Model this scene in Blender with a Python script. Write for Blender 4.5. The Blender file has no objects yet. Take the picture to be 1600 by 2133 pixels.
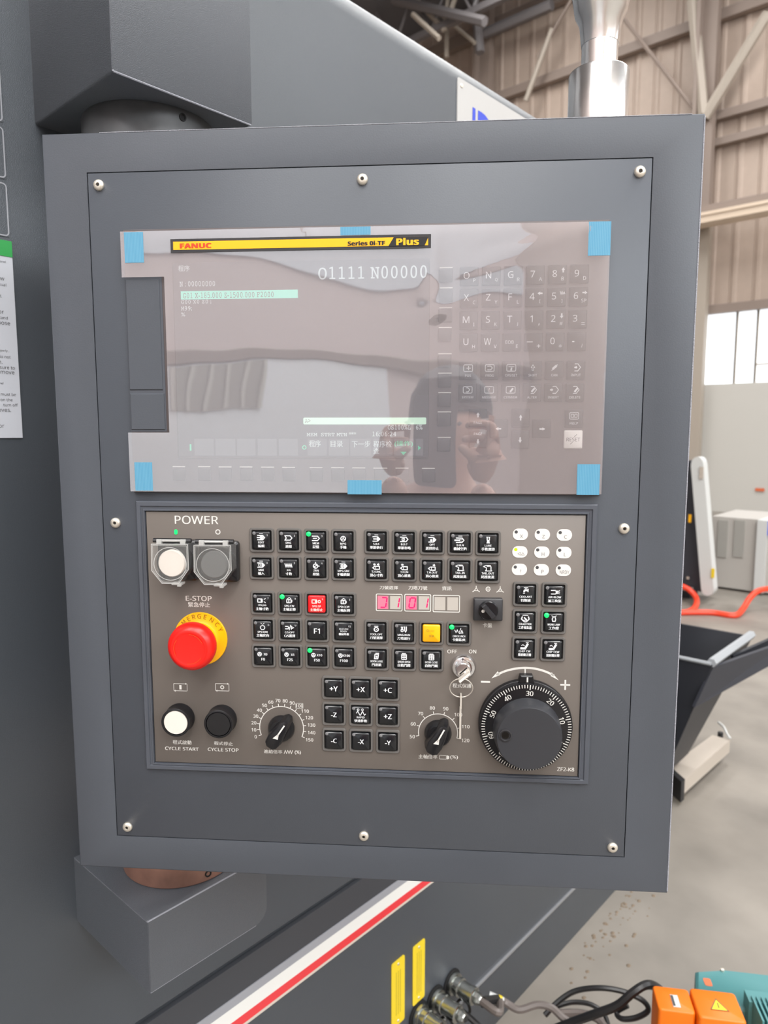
import bpy, math, random
from mathutils import Vector, Matrix
random.seed(7)
PI = math.pi
SC = bpy.context.scene
COL = SC.collection

# ------------------------------------------------------------------ camera, world, lights, exposure
F_PX, PITCH, YAW = 1480.0, 0.1144, math.radians(42)      # world +Y runs along the machine front
CAM = Vector((0, 0, 1.4))

def c2w(x, y, z=0.0):
    return Vector((x*math.cos(YAW)-y*math.sin(YAW), x*math.sin(YAW)+y*math.cos(YAW), z))
FW = c2w(0, math.cos(PITCH), -math.sin(PITCH))
UP = c2w(0, math.sin(PITCH), math.cos(PITCH))
RT = c2w(1, 0, 0)
cam = bpy.data.cameras.new('camera')
camo = bpy.data.objects.new('camera', cam)
COL.objects.link(camo)
camo.matrix_world = Matrix(((RT.x, UP.x, -FW.x, CAM.x), (RT.y, UP.y, -FW.y, CAM.y), (RT.z, UP.z, -FW.z, CAM.z), (0, 0, 0, 1)))
cam.sensor_fit = 'HORIZONTAL'
cam.sensor_width = 36.0
cam.lens = 36.0*F_PX/1600.0
cam.clip_start = 0.01
cam.clip_end = 100
cam.dof.use_dof = True
cam.dof.focus_distance = 0.62
cam.dof.aperture_fstop = 13.0
SC.camera = camo

w = bpy.data.worlds.new('world')
SC.world = w
w.use_nodes = True
w.node_tree.nodes['Background'].inputs[0].default_value = (0.80, 0.86, 0.95, 1)
w.node_tree.nodes['Background'].inputs[1].default_value = 1.0

def area(name, loc, sx, sy, power, direction, color=(1, 1, 1)):
    l = bpy.data.lights.new(name, 'AREA')
    l.shape = 'RECTANGLE'; l.size = sx; l.size_y = sy; l.energy = power; l.color = color
    o = bpy.data.objects.new(name, l)
    COL.objects.link(o)
    o.location = loc
    o.rotation_euler = Vector(direction).to_track_quat('-Z', 'Y').to_euler()
    return o
# daylight through the roof lights of the hall, one lamp per strip
for i, (x, y, pw) in enumerate(((-6.5, 8, 520), (-1.5, 8, 540), (3.5, 8, 540), (3.5, 0.0, 820), (6.5, -5, 780), (0.5, -6, 640))):
    area('roof_light', (x, y, 9.55), 1.6, 7.0, pw, (0, 0, -1), (1.0, 0.985, 0.965))
# side-window daylight first, then two fill lamps added out of view
area('window_light', (8.85, 1.0, 5.4), 9.0, 3.4, 850, (-1, 0.05, -0.3), (0.93, 0.97, 1.0))
area('window_light', (8.85, 8.4, 7.4), 7.0, 3.2, 450, (-1, -0.55, -0.5), (0.93, 0.96, 1.0))  # added to brighten machine and bracket faces but not the console
area('window_light', (2.0, -8.85, 8.2), 8.0, 1.4, 260, (-0.1, 1, -0.45), (0.95, 0.98, 1.0))  # added high on the unseen back wall, where no window stands

SC.view_settings.view_transform = 'Standard'
SC.view_settings.look = 'None'
SC.view_settings.exposure = -0.2
SC.view_settings.gamma = 1.0
SC.view_settings.use_curve_mapping = False

# ------------------------------------------------------------------ geometry of the view
def ray(px, py):
    return FW + RT*((px-800)/F_PX) + UP*((1066.5-py)/F_PX)
def at(px, py, ax, val):
    r = ray(px, py)
    return CAM + r*((val-CAM[ax])/r[ax])
PYAW = -0.0734
E1 = c2w(math.cos(PYAW), math.sin(PYAW))
EN = c2w(math.sin(PYAW), -math.cos(PYAW))
EZ = Vector((0, 0, 1))
PO = CAM + c2w(-0.2191, 0.62, -0.0085)
PM = Matrix(((E1.x, 0, EN.x, PO.x), (E1.y, 0, EN.y, PO.y), (0, 1, 0, PO.z), (0, 0, 0, 1)))
def pl(px, py, h=0.0):
    """point of the console's own plane (u right, v up), h metres in front of it"""
    r = ray(px, py)
    t = ((PO+EN*h-CAM).dot(EN))/r.dot(EN)
    q = CAM + r*t - PO
    return (q.dot(E1), q.z)

# ------------------------------------------------------------------ materials
def lin(c):
    c = c/255.0
    return c/12.92 if c <= 0.04045 else ((c+0.055)/1.055)**2.4
def rgb(c):
    return (lin(c[0]), lin(c[1]), lin(c[2]), 1)
MATS = {}
def mat(name, col, rough=0.5, metal=0.0, spec=0.5, bump=0.0, bscale=300.0, vary=0.0, vscale=8.0, emit=None, es=0.0, coat=0.0):
    m = bpy.data.materials.new(name)
    m.use_nodes = True
    nt = m.node_tree
    b = nt.nodes['Principled BSDF']
    b.inputs['Base Color'].default_value = rgb(col)
    b.inputs['Roughness'].default_value = rough
    b.inputs['Metallic'].default_value = metal
    b.inputs['Specular IOR Level'].default_value = spec
    b.inputs['Coat Weight'].default_value = coat
    if emit:
        b.inputs['Emission Color'].default_value = rgb(emit)
        b.inputs['Emission Strength'].default_value = es
    if bump or vary:
        tc = nt.nodes.new('ShaderNodeTexCoord')
    if bump:
        n = nt.nodes.new('ShaderNodeTexNoise')
        n.inputs['Scale'].default_value = bscale
        n.inputs['Detail'].default_value = 2
        nt.links.new(tc.outputs['Object'], n.inputs['Vector'])
        bp = nt.nodes.new('ShaderNodeBump')
        bp.inputs['Strength'].default_value = bump
        bp.inputs['Distance'].default_value = 0.002
        nt.links.new(n.outputs['Fac'], bp.inputs['Height'])
        nt.links.new(bp.outputs['Normal'], b.inputs['Normal'])
    if vary:
        n2 = nt.nodes.new('ShaderNodeTexNoise')
        n2.inputs['Scale'].default_value = vscale
        n2.inputs['Detail'].default_value = 4
        nt.links.new(tc.outputs['Object'], n2.inputs['Vector'])
        cr = nt.nodes.new('ShaderNodeValToRGB')
        k0, k1 = 1-vary, 1+vary
        c = rgb(col)
        cr.color_ramp.elements[0].position = 0.3
        cr.color_ramp.elements[1].position = 0.7
        cr.color_ramp.elements[0].color = (c[0]*k0, c[1]*k0, c[2]*k0, 1)
        cr.color_ramp.elements[1].color = (c[0]*k1, c[1]*k1, c[2]*k1, 1)
        nt.links.new(n2.outputs['Fac'], cr.inputs['Fac'])
        nt.links.new(cr.outputs['Color'], b.inputs['Base Color'])
    MATS[name] = m
    return m
mat('machine_coat', (68, 73, 79), 0.30, spec=0.6, bump=0.25, bscale=1300, vary=0.05, vscale=3)
mat('bracket_coat', (82, 86, 92), 0.33, spec=0.65, bump=0.35, bscale=1300, vary=0.04)
mat('console_coat', (78, 82, 89), 0.42, spec=0.4, bump=0.035, bscale=800, vary=0.03, vscale=12)
mat('worn_coat', (150, 152, 160), 0.5, bump=0.5, bscale=900)  # pale colour standing in for light caught along edges
mat('dirt', (120, 106, 90), 0.9)
mat('seam_black', (14, 14, 16), 0.8)
mat('frame_grey', (78, 82, 90), 0.4, vary=0.03)
mat('faceplate', (112, 105, 99), 0.42, spec=0.4, vary=0.02, vscale=20)
mat('bezel_rubber', (98, 95, 92), 0.6)
mat('well_black', (10, 10, 12), 0.7)
mat('cap_black', (24, 26, 29), 0.18, spec=0.5)
mat('cap_red', (214, 22, 28), 0.25, emit=(230, 20, 25), es=0.25)
mat('cap_yellow', (245, 170, 5), 0.25, emit=(250, 170, 0), es=0.2)
mat('led_off', (120, 120, 122), 0.3)
mat('led_green', (10, 190, 80), 0.3, emit=(20, 255, 110), es=1.5)
mat('led_lime', (170, 220, 20), 0.3, emit=(190, 240, 20), es=0.5)
mat('ink_white', (222, 220, 214), 0.6)
mat('ink_key', (232, 234, 236), 0.5)
mat('ink_dark', (70, 70, 72), 0.6)
mat('ink_black', (20, 20, 22), 0.6)
mat('pill_white', (226, 222, 216), 0.45)
mat('digit_window', (186, 180, 172), 0.35)
mat('digit_lit_window', (235, 120, 140), 0.35, emit=(240, 90, 120), es=0.25)
mat('segment_red', (230, 20, 90), 0.4, emit=(255, 10, 90), es=0.7)
mat('segment_off', (176, 170, 162), 0.4)
mat('stop_red', (235, 24, 14), 0.34, spec=0.5)
mat('stop_ink', (120, 84, 10), 0.5)
mat('stop_yellow', (246, 178, 2), 0.38)
mat('button_white', (228, 220, 210), 0.35)
mat('button_grey', (88, 88, 88), 0.25)
mat('plastic_black', (22, 22, 25), 0.28, spec=0.5)
mat('plastic_dark', (44, 44, 47), 0.4)
mat('handwheel_face', (54, 55, 59), 0.38, vary=0.03)
mat('steel_screw', (225, 218, 205), 0.42, metal=0.75)
mat('key_metal', (222, 216, 206), 0.45, metal=0.4)
mat('chrome', (222, 222, 224), 0.10, metal=1.0)
mat('stainless', (232, 229, 226), 0.22, metal=0.92)
mat('steel_dark', (60, 58, 56), 0.4, metal=1.0)
mat('pivot_dark', (84, 85, 87), 0.45, metal=0.3, vary=0.25, vscale=30)
mat('pivot_copper', (138, 102, 88), 0.5, metal=0.2, vary=0.3, vscale=25)
mat('lcd_glass', (70, 70, 73), 0.3)
mat('unit_bezel', (92, 84, 84), 0.5)
mat('unit_key', (30, 27, 28), 0.5)
mat('reset_key', (240, 236, 232), 0.5)
mat('screen_text', (110, 118, 118), 0.5, emit=(225, 235, 235), es=0.7)
mat('screen_green', (60, 180, 140), 0.5, emit=(80, 220, 170), es=0.5)
mat('screen_bar', (120, 220, 200), 0.5, emit=(130, 225, 205), es=0.42)
mat('screen_input', (190, 230, 205), 0.5, emit=(205, 240, 215), es=0.55)
mat('screen_box', (96, 98, 102), 0.5, emit=(150, 155, 165), es=0.06)
mat('banner_yellow', (250, 182, 4), 0.5)
mat('banner_red', (214, 60, 20), 0.5)
mat('tape_blue', (100, 160, 188), 0.5)
mat('tape_ridge', (82, 148, 180), 0.5)
mat('stripe_white', (226, 226, 222), 0.35)
mat('stripe_grey', (150, 152, 158), 0.35)
mat('stripe_red', (222, 60, 66), 0.35)
mat('stripe_cream', (206, 196, 184), 0.35)
mat('dark_band', (60, 62, 67), 0.5)
mat('edge_bare', (176, 178, 182), 0.3, metal=0.6)
mat('sign_white', (196, 200, 208), 0.5)
mat('sign_green', (40, 150, 70), 0.5)
mat('logo_plate', (180, 179, 177), 0.4)
mat('logo_blue', (44, 66, 190), 0.4)
mat('tag_yellow', (232, 204, 44), 0.45)
mat('tag_ink', (150, 130, 40), 0.5)
mat('concrete', (136, 130, 122), 0.45, spec=0.4, vary=0.24, vscale=2.6, bump=0.1, bscale=30)
mat('cladding', (180, 163, 150), 0.55, vary=0.03)
mat('wall_rear_paint', (214, 200, 198), 0.6)  # cladding colour lightened so the film mirrors a brighter wall
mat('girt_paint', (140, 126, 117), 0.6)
mat('steel_paint_light', (170, 160, 148), 0.55)
mat('wall_paint', (196, 194, 188), 0.6)
mat('window_glow', (235, 240, 245), 0.4, emit=(244, 250, 255), es=1.4)
mat('window_soft', (220, 224, 228), 0.5, emit=(240, 244, 250), es=0.8)
mat('window_dim', (200, 205, 212), 0.5, emit=(225, 232, 240), es=0.32)
mat('door_white', (236, 242, 248), 0.5)
mat('roof_sheet', (104, 104, 109), 0.6)
mat('truss_paint', (112, 108, 109), 0.6)
mat('rail_cream', (214, 196, 176), 0.5)
mat('hopper_black', (40, 42, 48), 0.5, vary=0.05)
mat('hopper_rim', (160, 164, 168), 0.4)
mat('cover_white', (206, 208, 206), 0.45)
mat('cover_grey', (182, 178, 172), 0.5)
mat('vent_grey', (160, 158, 152), 0.6)
mat('hose_red', (240, 70, 40), 0.4)
mat('conveyor_dark', (52, 54, 62), 0.5)
mat('tray_grey', (188, 178, 166), 0.45)
mat('tray_end', (40, 40, 42), 0.5)
mat('yellow_foot', (210, 196, 80), 0.5)
mat('motor_orange', (238, 118, 12), 0.4)
mat('motor_green', (78, 136, 138), 0.4)
mat('cable_black', (30, 30, 31), 0.35)
mat('cable_grey', (104, 96, 92), 0.35)
mat('plug_metal', (170, 172, 168), 0.25, metal=1.0)
mat('mark_orange', (214, 110, 70), 0.5)
mat('skin', (206, 160, 140), 0.5)
mat('hair_black', (26, 24, 24), 0.5)
mat('shirt', (148, 92, 92), 0.8)
mat('trousers', (60, 62, 74), 0.8)
mat('phone_dark', (30, 30, 34), 0.25)
mat('shoe', (36, 34, 34), 0.6)
mat('lens_glass', (8, 8, 10), 0.05)
mat('bare_brass', (150, 120, 60), 0.3, metal=1.0)

def film_material():
    m = bpy.data.materials.new('clear_film')
    m.use_nodes = True
    nt = m.node_tree
    nt.nodes.clear()
    out = nt.nodes.new('ShaderNodeOutputMaterial')
    tr = nt.nodes.new('ShaderNodeBsdfTransparent')
    gl = nt.nodes.new('ShaderNodeBsdfGlossy'); gl.inputs['Roughness'].default_value = 0.015
    df = nt.nodes.new('ShaderNodeBsdfDiffuse'); df.inputs['Color'].default_value = rgb((210, 205, 212))
    m1 = nt.nodes.new('ShaderNodeMixShader'); m1.inputs[0].default_value = 0.35
    m2 = nt.nodes.new('ShaderNodeMixShader'); m2.inputs[0].default_value = 0.20
    nt.links.new(tr.outputs[0], m1.inputs[1]); nt.links.new(gl.outputs[0], m1.inputs[2])
    nt.links.new(m1.outputs[0], m2.inputs[1]); nt.links.new(df.outputs[0], m2.inputs[2])
    nt.links.new(m2.outputs[0], out.inputs[0])
    MATS['clear_film'] = m
film_material()

def clear_plastic(name, diff, gloss):
    m = bpy.data.materials.new(name)
    m.use_nodes = True
    nt = m.node_tree
    nt.nodes.clear()
    out = nt.nodes.new('ShaderNodeOutputMaterial')
    tr = nt.nodes.new('ShaderNodeBsdfTransparent')
    gl = nt.nodes.new('ShaderNodeBsdfGlossy'); gl.inputs['Roughness'].default_value = 0.08
    df = nt.nodes.new('ShaderNodeBsdfDiffuse'); df.inputs['Color'].default_value = rgb((215, 215, 212))
    m1 = nt.nodes.new('ShaderNodeMixShader'); m1.inputs[0].default_value = gloss
    m2 = nt.nodes.new('ShaderNodeMixShader'); m2.inputs[0].default_value = diff
    nt.links.new(tr.outputs[0], m1.inputs[1]); nt.links.new(gl.outputs[0], m1.inputs[2])
    nt.links.new(m1.outputs[0], m2.inputs[1]); nt.links.new(df.outputs[0], m2.inputs[2])
    nt.links.new(m2.outputs[0], out.inputs[0])
    MATS[name] = m
clear_plastic('clear_cover', 0.10, 0.08)
clear_plastic('clear_edge', 0.55, 0.15)

# ------------------------------------------------------------------ mesh builder
_TC = {}
FACE = {'sans': (0x1D5A0, 0x1D7E2), 'bold': (0x1D5D4, 0x1D7EC), 'mono': (0x1D670, 0x1D7F6)}
CUR = ['sans']
def restyle(s):
    # plain letters and digits drawn with the upright sans (or fixed-width) glyphs of the built-in font
    U, D0 = FACE[CUR[0]]; out = ''
    for ch in s:
        if 'A' <= ch <= 'Z': out += chr(U+ord(ch)-65)
        elif 'a' <= ch <= 'z': out += chr(U+26+ord(ch)-97)
        elif '0' <= ch <= '9': out += chr(D0+ord(ch)-48)
        else: out += ch
    return out
def text_geo(s, res=2):
    s = restyle(s)
    key = (s, res)
    if key not in _TC:
        c = bpy.data.curves.new('t', 'FONT')
        c.body = s
        c.resolution_u = res
        o = bpy.data.objects.new('t', c)
        me = bpy.data.meshes.new_from_object(o)
        vs = [(v.co.x, v.co.y) for v in me.vertices]
        fs = [tuple(p.vertices) for p in me.polygons]
        bpy.data.objects.remove(o); bpy.data.curves.remove(c); bpy.data.meshes.remove(me)
        xs = [p[0] for p in vs] or [0, 1]; ys = [p[1] for p in vs] or [0, 1]
        _TC[key] = (vs, fs, min(xs), max(xs), min(ys), max(ys))
    return _TC[key]

def rrect(w, h, r, n=4, cx=0, cy=0):
    pts = []
    for (sx, sy, a0) in ((1, 1, 0), (-1, 1, PI/2), (-1, -1, PI), (1, -1, 1.5*PI)):
        for i in range(n+1):
            a = a0 + PI/2*i/n
            pts.append((cx+sx*(w/2-r)+r*math.cos(a), cy+sy*(h/2-r)+r*math.sin(a)))
    return pts
def circ(r, n=24, cx=0, cy=0):
    return [(cx+r*math.cos(2*PI*i/n), cy+r*math.sin(2*PI*i/n)) for i in range(n)]

class MB:
    def __init__(s):
        s.v = []; s.f = []; s.m = []; s.cur = 0
    def mt(s, i):
        s.cur = i; return s
    def add(s, vs, fs):
        o = len(s.v)
        s.v += [tuple(p) for p in vs]
        for f in fs:
            s.f.append(tuple(i+o for i in f)); s.m.append(s.cur)
        return s
    def loft(s, rings, cap0=True, cap1=True, close=False):
        n = len(rings[0]); vs = [p for r in rings for p in r]; fs = []
        for k in range(len(rings)-1):
            for i in range(n):
                j = (i+1) % n
                fs.append((k*n+i, k*n+j, (k+1)*n+j, (k+1)*n+i))
        if close:
            k = len(rings)-1
            for i in range(n):
                j = (i+1) % n
                fs.append((k*n+i, k*n+j, j, i))
        else:
            if cap0: fs.append(tuple(range(n))[::-1])
            if cap1: fs.append(tuple(range((len(rings)-1)*n, len(rings)*n)))
        return s.add(vs, fs)
    def prism(s, pts, z0, z1, ch=0.0, chin=None):
        """solid from outline pts between z0 and z1, top edge chamfered by ch"""
        rings = [[(x, y, z0) for x, y in pts]]
        if ch:
            xs = [p[0] for p in pts]; ys = [p[1] for p in pts]
            cx, cy = (min(xs)+max(xs))/2, (min(ys)+max(ys))/2
            kx = 1-2*ch/(max(xs)-min(xs)); ky = 1-2*ch/(max(ys)-min(ys))
            rings.append([(x, y, z1-ch) for x, y in pts])
            rings.append([(cx+(x-cx)*(1+kx)/2*1.0 if 0 else cx+(x-cx)*(0.35+0.65*kx), cy+(y-cy)*(0.35+0.65*ky), z1-ch*0.3) for x, y in pts])
            rings.append([(cx+(x-cx)*kx, cy+(y-cy)*ky, z1) for x, y in pts])
        else:
            rings.append([(x, y, z1) for x, y in pts])
        return s.loft(rings)
    def ring(s, outer, inner, z0, z1):
        """flat frame between two outlines with equal point counts"""
        R = [[(x, y, z0) for x, y in outer], [(x, y, z1) for x, y in outer], [(x, y, z1) for x, y in inner], [(x, y, z0) for x, y in inner]]
        return s.loft(R, close=True)
    def box(s, cx, cy, cz, sx, sy, sz):
        x0, x1, y0, y1, z0, z1 = cx-sx/2, cx+sx/2, cy-sy/2, cy+sy/2, cz-sz/2, cz+sz/2
        return s.loft([[(x0, y0, z0), (x1, y0, z0), (x1, y1, z0), (x0, y1, z0)], [(x0, y0, z1), (x1, y0, z1), (x1, y1, z1), (x0, y1, z1)]])
    def lathe(s, prof, n=32, c=(0, 0), off=None):
        rings = []
        for k, (r, z) in enumerate(prof):
            rings.append([(c[0]+max(r, 1e-5)*math.cos(2*PI*i/n), c[1]+max(r, 1e-5)*math.sin(2*PI*i/n), z) for i in range(n)])
        return s.loft(rings)
    def tube(s, path, r, n=8, caps=True):
        P = [Vector(p) for p in path]; rings = []
        ref = None
        for i, p in enumerate(P):
            d = (P[min(i+1, len(P)-1)]-P[max(i-1, 0)]).normalized()
            if ref is None:
                ref = Vector((0, 0, 1)) if abs(d.z) < 0.9 else Vector((1, 0, 0))
            a = d.cross(ref).normalized(); b = a.cross(d).normalized(); ref = b
            rr = r[i] if isinstance(r, (list, tuple)) else r
            rings.append([p+a*rr*math.cos(2*PI*k/n)+b*rr*math.sin(2*PI*k/n) for k in range(n)])
        return s.loft(rings, caps, caps)
    def seg(s, a, b, wd, z, ext=0.5):
        ax, ay = a; bx, by = b
        L = math.hypot(bx-ax, by-ay)
        if L < 1e-9: return s
        dx, dy = (bx-ax)/L, (by-ay)/L
        e = wd*ext
        ax -= dx*e; ay -= dy*e; bx += dx*e; by += dy*e
        nx, ny = -dy*wd/2, dx*wd/2
        return s.add([(ax+nx, ay+ny, z), (ax-nx, ay-ny, z), (bx-nx, by-ny, z), (bx+nx, by+ny, z)], [(0, 1, 2, 3)])
    def line(s, pts, wd, z, closed=False, ext=0.4):
        p = list(pts)+([pts[0]] if closed else [])
        for a, b in zip(p[:-1], p[1:]): s.seg(a, b, wd, z, ext)
        return s
    def poly(s, pts, z):
        return s.add([(x, y, z) for x, y in pts], [tuple(range(len(pts)))])
    def arc(s, cx, cy, r, a0, a1, wd, z, n=24, ry=None):
        ry = ry or r
        pts = [(cx+r*math.cos(a0+(a1-a0)*i/n), cy+ry*math.sin(a0+(a1-a0)*i/n)) for i in range(n+1)]
        return s.line(pts, wd, z, ext=0.1)
    def text(s, t, x0, y0, x1, y1, z, res=2, rot=0.0, bold=0.0):
        """text stretched to a box"""
        vs, fs, a, b, c, d = text_geo(t, res)
        if not vs: return s
        if b-a < 1e-6 or d-c < 1e-6: return s
        kx, ky = (x1-x0)/(b-a), (y1-y0)/(d-c)
        mx, my = (x0+x1)/2, (y0+y1)/2
        cr, sr = math.cos(rot), math.sin(rot)
        offs = [(0, 0)] if not bold else [(-bold, 0), (bold, 0)]
        for k, (ox, oy) in enumerate(offs):
            out = []
            for (x, y) in vs:
                X = x0+(x-a)*kx-mx+ox; Y = y0+(y-c)*ky-my+oy
                out.append((mx+X*cr-Y*sr, my+X*sr+Y*cr, z+k*2e-6))
            s.add(out, fs)
        return s
    def textc(s, t, cx, cy, h, z, maxw=None, res=2, rot=0.0, bold=0.0):
        """text of height h, natural width, centred"""
        vs, fs, a, b, c, d = text_geo(t, res)
        if d-c < 1e-6: return s
        wd = (b-a)*h/(d-c)
        if maxw and wd > maxw: wd = maxw
        return s.text(t, cx-wd/2, cy-h/2, cx+wd/2, cy+h/2, z, res, rot, bold)
    def build(s, name, mats, parent=None, loc=(0, 0, 0), label=None, smooth=True, ang=0.6, matrix=None):
        me = bpy.data.meshes.new(name)
        me.from_pydata(s.v, [], s.f)
        for m in (mats if isinstance(mats, (list, tuple)) else [mats]):
            me.materials.append(MATS[m])
        if len(set(s.m)) > 1: me.polygons.foreach_set('material_index', s.m)
        if smooth:
            me.polygons.foreach_set('use_smooth', [True]*len(me.polygons))
            me.set_sharp_from_angle(angle=ang)
        me.update()
        o = bpy.data.objects.new(name, me)
        COL.objects.link(o)
        if parent: o.parent = parent
        o.location = loc
        if matrix: o.matrix_basis = matrix
        if label: o['label'] = label
        return o

def tag(o, label, cat, group=None):
    o['label'] = label; o['category'] = cat
    if group: o['group'] = group
    return o
def thing(name, label, cat, loc=(0, 0, 0), matrix=None, group=None):
    o = bpy.data.objects.new(name, None)
    o.empty_display_size = 0.05
    COL.objects.link(o)
    o.location = loc
    if matrix: o.matrix_basis = matrix
    return tag(o, label, cat, group)
def structure(o):
    o['kind'] = 'structure'; return o
def smooth_path(pts, n=6):
    P = [Vector(p) for p in pts]; out = []
    for i in range(len(P)-1):
        p0, p1, p2, p3 = P[max(i-1, 0)], P[i], P[i+1], P[min(i+2, len(P)-1)]
        for k in range(n):
            t = k/n
            out.append(0.5*((2*p1)+(p2-p0)*t+(2*p0-5*p1+4*p2-p3)*t*t+(3*p1-p0-3*p2+p3)*t**3))
    out.append(P[-1])
    return out
def share(o, name, parent, loc):
    c = o.copy(); COL.objects.link(c); c.name = name; c.parent = parent; c.location = loc
    return c

# ================================================================== THE HALL
YF, XR, YB, XL, ZR = 13.0, 9.0, -9.0, -14.0, 10.0
MB().box((XL+XR)/2, (YF+YB)/2, -0.05, XR-XL, YF-YB, 0.1)
fl = MB().box((XL+XR)/2, (YF+YB)/2, -0.05, XR-XL+0.6, YF-YB+0.6, 0.1).build('floor', 'concrete')
structure(fl)
ce = structure(MB().box((XL+XR)/2, (YF+YB)/2, ZR+0.1, XR-XL+0.6, YF-YB+0.6, 0.2).build('ceiling', 'roof_sheet'))
# far wall: painted masonry below, a window band, ribbed cladding above
WZ0, WZ1 = 2.19, 3.38
wf = structure(MB().box((XL+XR)/2, YF+0.1, WZ0/2, XR-XL, 0.2, WZ0).build('wall_far', 'wall_paint'))
MB().box((XL+XR)/2, YF+0.13, (WZ1+ZR)/2, XR-XL, 0.1, ZR-WZ1).build('backing', 'cladding', wf)
PW = 0.36
x = XL
rib = MB()
panelsheet = MB()
prof = [(-PW/2, 0), (-PW/2+0.02, 0), (-PW/2+0.045, -0.024), (-PW/2+0.095, -0.024), (-PW/2+0.12, 0), (PW/2-0.012, 0), (PW/2-0.006, 0.012), (PW/2, 0)]
for a, b in zip(prof[:-1], prof[1:]):
    z0, z1 = 0, ZR-WZ1
    panelsheet.add([(a[0], a[1], z0), (b[0], b[1], z0), (b[0], b[1], z1), (a[0], a[1], z1)], [(0, 1, 2, 3)])
first = None
n = 0
while x < XR:
    if first is None:
        first = panelsheet.build('cladding_panel', 'cladding', wf, (x+PW/2, YF+0.05, WZ1), smooth=False)
    else:
        share(first, 'cladding_panel', wf, (x+PW/2, YF+0.05, WZ1))
    x += PW; n += 1
# windows of the far wall, overexposed daylight
xw0 = at(1442, 730, 1, YF).x
def win_px(px): return at(px, 725, 1, YF).x
panes = [(win_px(1455), win_px(1530)), (win_px(1533), win_px(1573)), (win_px(1576), win_px(1576)+1.2), (win_px(1576)+1.24, win_px(1576)+2.4)]
k = 1
for (a, b) in panes:
    wn = structure(MB().box((a+b)/2, YF+0.08, (WZ0+WZ1)/2, b-a, 0.02, WZ1-WZ0).build('window_%d' % k, 'window_glow'))
    fr = MB()
    fr.box(a-0.012, YF+0.05, (WZ0+WZ1)/2, 0.03, 0.05, WZ1-WZ0)
    fr.box(b+0.002, YF+0.05, (WZ0+WZ1)/2, 0.02, 0.05, WZ1-WZ0)
    fr.build('window_frame', 'steel_paint_light', wn)
    if k == 3:
        MB().box((a+b)/2, YF+0.05, WZ0+0.30, b-a, 0.05, 0.025).build('mullion', 'steel_paint_light', wn)
    k += 1
MB().box((XL+panes[0][0])/2, YF+0.1, (WZ0+WZ1)/2, panes[0][0]-XL, 0.2, WZ1-WZ0).build('wall_pier', 'cladding', wf)
MB().box((XR+panes[3][1])/2, YF+0.1, (WZ0+WZ1)/2, XR-panes[3][1], 0.2, WZ1-WZ0).build('wall_pier', 'wall_paint', wf)
MB().box((XL+XR)/2, YF-0.02, WZ1+0.06, XR-XL, 0.14, 0.14).build('window_lintel', 'girt_paint', wf)
# girts, columns, bracing, crane rail on the far wall
for (px, py, t) in ((1530, 232, 0.16), (1540, 285, 0.14), (1180, 150, 0.2), (1100, 22, 0.3)):
    z = at(px, py, 1, YF-0.1).z
    MB().box((XL+XR)/2, YF-0.07, z, XR-XL, 0.14, t*0.8).build('girt', 'girt_paint', wf)
for i, (px, wd) in enumerate(((1480, 0.28), (1014, 0.30))):
    x = at(px, 120, 1, YF-0.3).x
    zr_ = at(1530, 447, 1, YF-0.6).z
    MB().box(x, YF-0.3, (ZR+zr_)/2, wd*.8, 0.16, ZR-zr_).box(x-wd*0.5, YF-0.36, (ZR+zr_)/2, 0.06, 0.34, ZR-zr_).build('column', 'girt_paint', wf)
    MB().box(x, YF-0.2, zr_/2, wd*.8, 0.16, zr_).build('column', 'steel_paint_light', wf)
def brace(p, q, r=0.04, m='steel_paint_light', dy=0.45, name='brace', par=None):
    a = at(p[0], p[1], 1, YF-dy); b = at(q[0], q[1], 1, YF-dy)
    return MB().tube([a, b], r, 6).build(name, m, par or wf)
brace((1600, 28), (1468, 245), 0.085)
brace((1443, 0), (1466, 240), 0.09)
brace((1300, 40), (1452, 236), 0.035, 'girt_paint')
brace((1190, 0), (1120, 120), 0.03, 'girt_paint')
brace((1150, 60), (1095, 210), 0.05, 'steel_paint_light')
# crane rail and its lighting trough
z = at(1530, 447, 1, YF-0.6).z
tr = structure(MB().box((XL+XR)/2, YF-0.6, z, XR-XL, 0.35, 0.16).build('trim_1', 'rail_cream'))
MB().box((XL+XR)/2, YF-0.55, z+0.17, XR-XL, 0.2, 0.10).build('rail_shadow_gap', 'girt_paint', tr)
MB().box((XL+XR)/2, YF-0.7, z+0.05, XR-XL, 0.2, 0.05).build('rail_cap', 'rail_cream', tr)
# roof trusses in view at upper left
for (p, q, r, d) in (((820, 0), (1010, 45), 0.09, 1.6), ((850, -20), (925, 62), 0.05, 1.4), ((925, 62), (935, -20), 0.04, 1.4), ((925, 62), (960, -40), 0.05, 1.4),
                     ((860, 30), (915, 80), 0.05, 2.0), ((985, -40), (1000, 110), 0.09, 0.9), ((895, 10), (990, 90), 0.04, 1.0), ((930, 40), (930, 120), 0.05, 0.9), ((1010, 70), (1150, 10), 0.1, 0.5)):
    brace(p, q, r, 'truss_paint' if r > 0.05 else 'steel_paint_light', d, 'truss_member', ce)
for yy in (3.0, 8.5, 11.6):
    tm = MB().box((XL+XR)/2, yy, ZR-0.9, XR-XL, 0.12, 0.12)
    for i in range(24):
        x0 = XL+i*(XR-XL)/24; x1 = x0+(XR-XL)/24
        tm.tube([(x0, yy, ZR-0.9), ((x0+x1)/2, yy, ZR-0.05), (x1, yy, ZR-0.9)], 0.04, 5)
    tm.build('roof_truss', 'truss_paint', ce)
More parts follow.
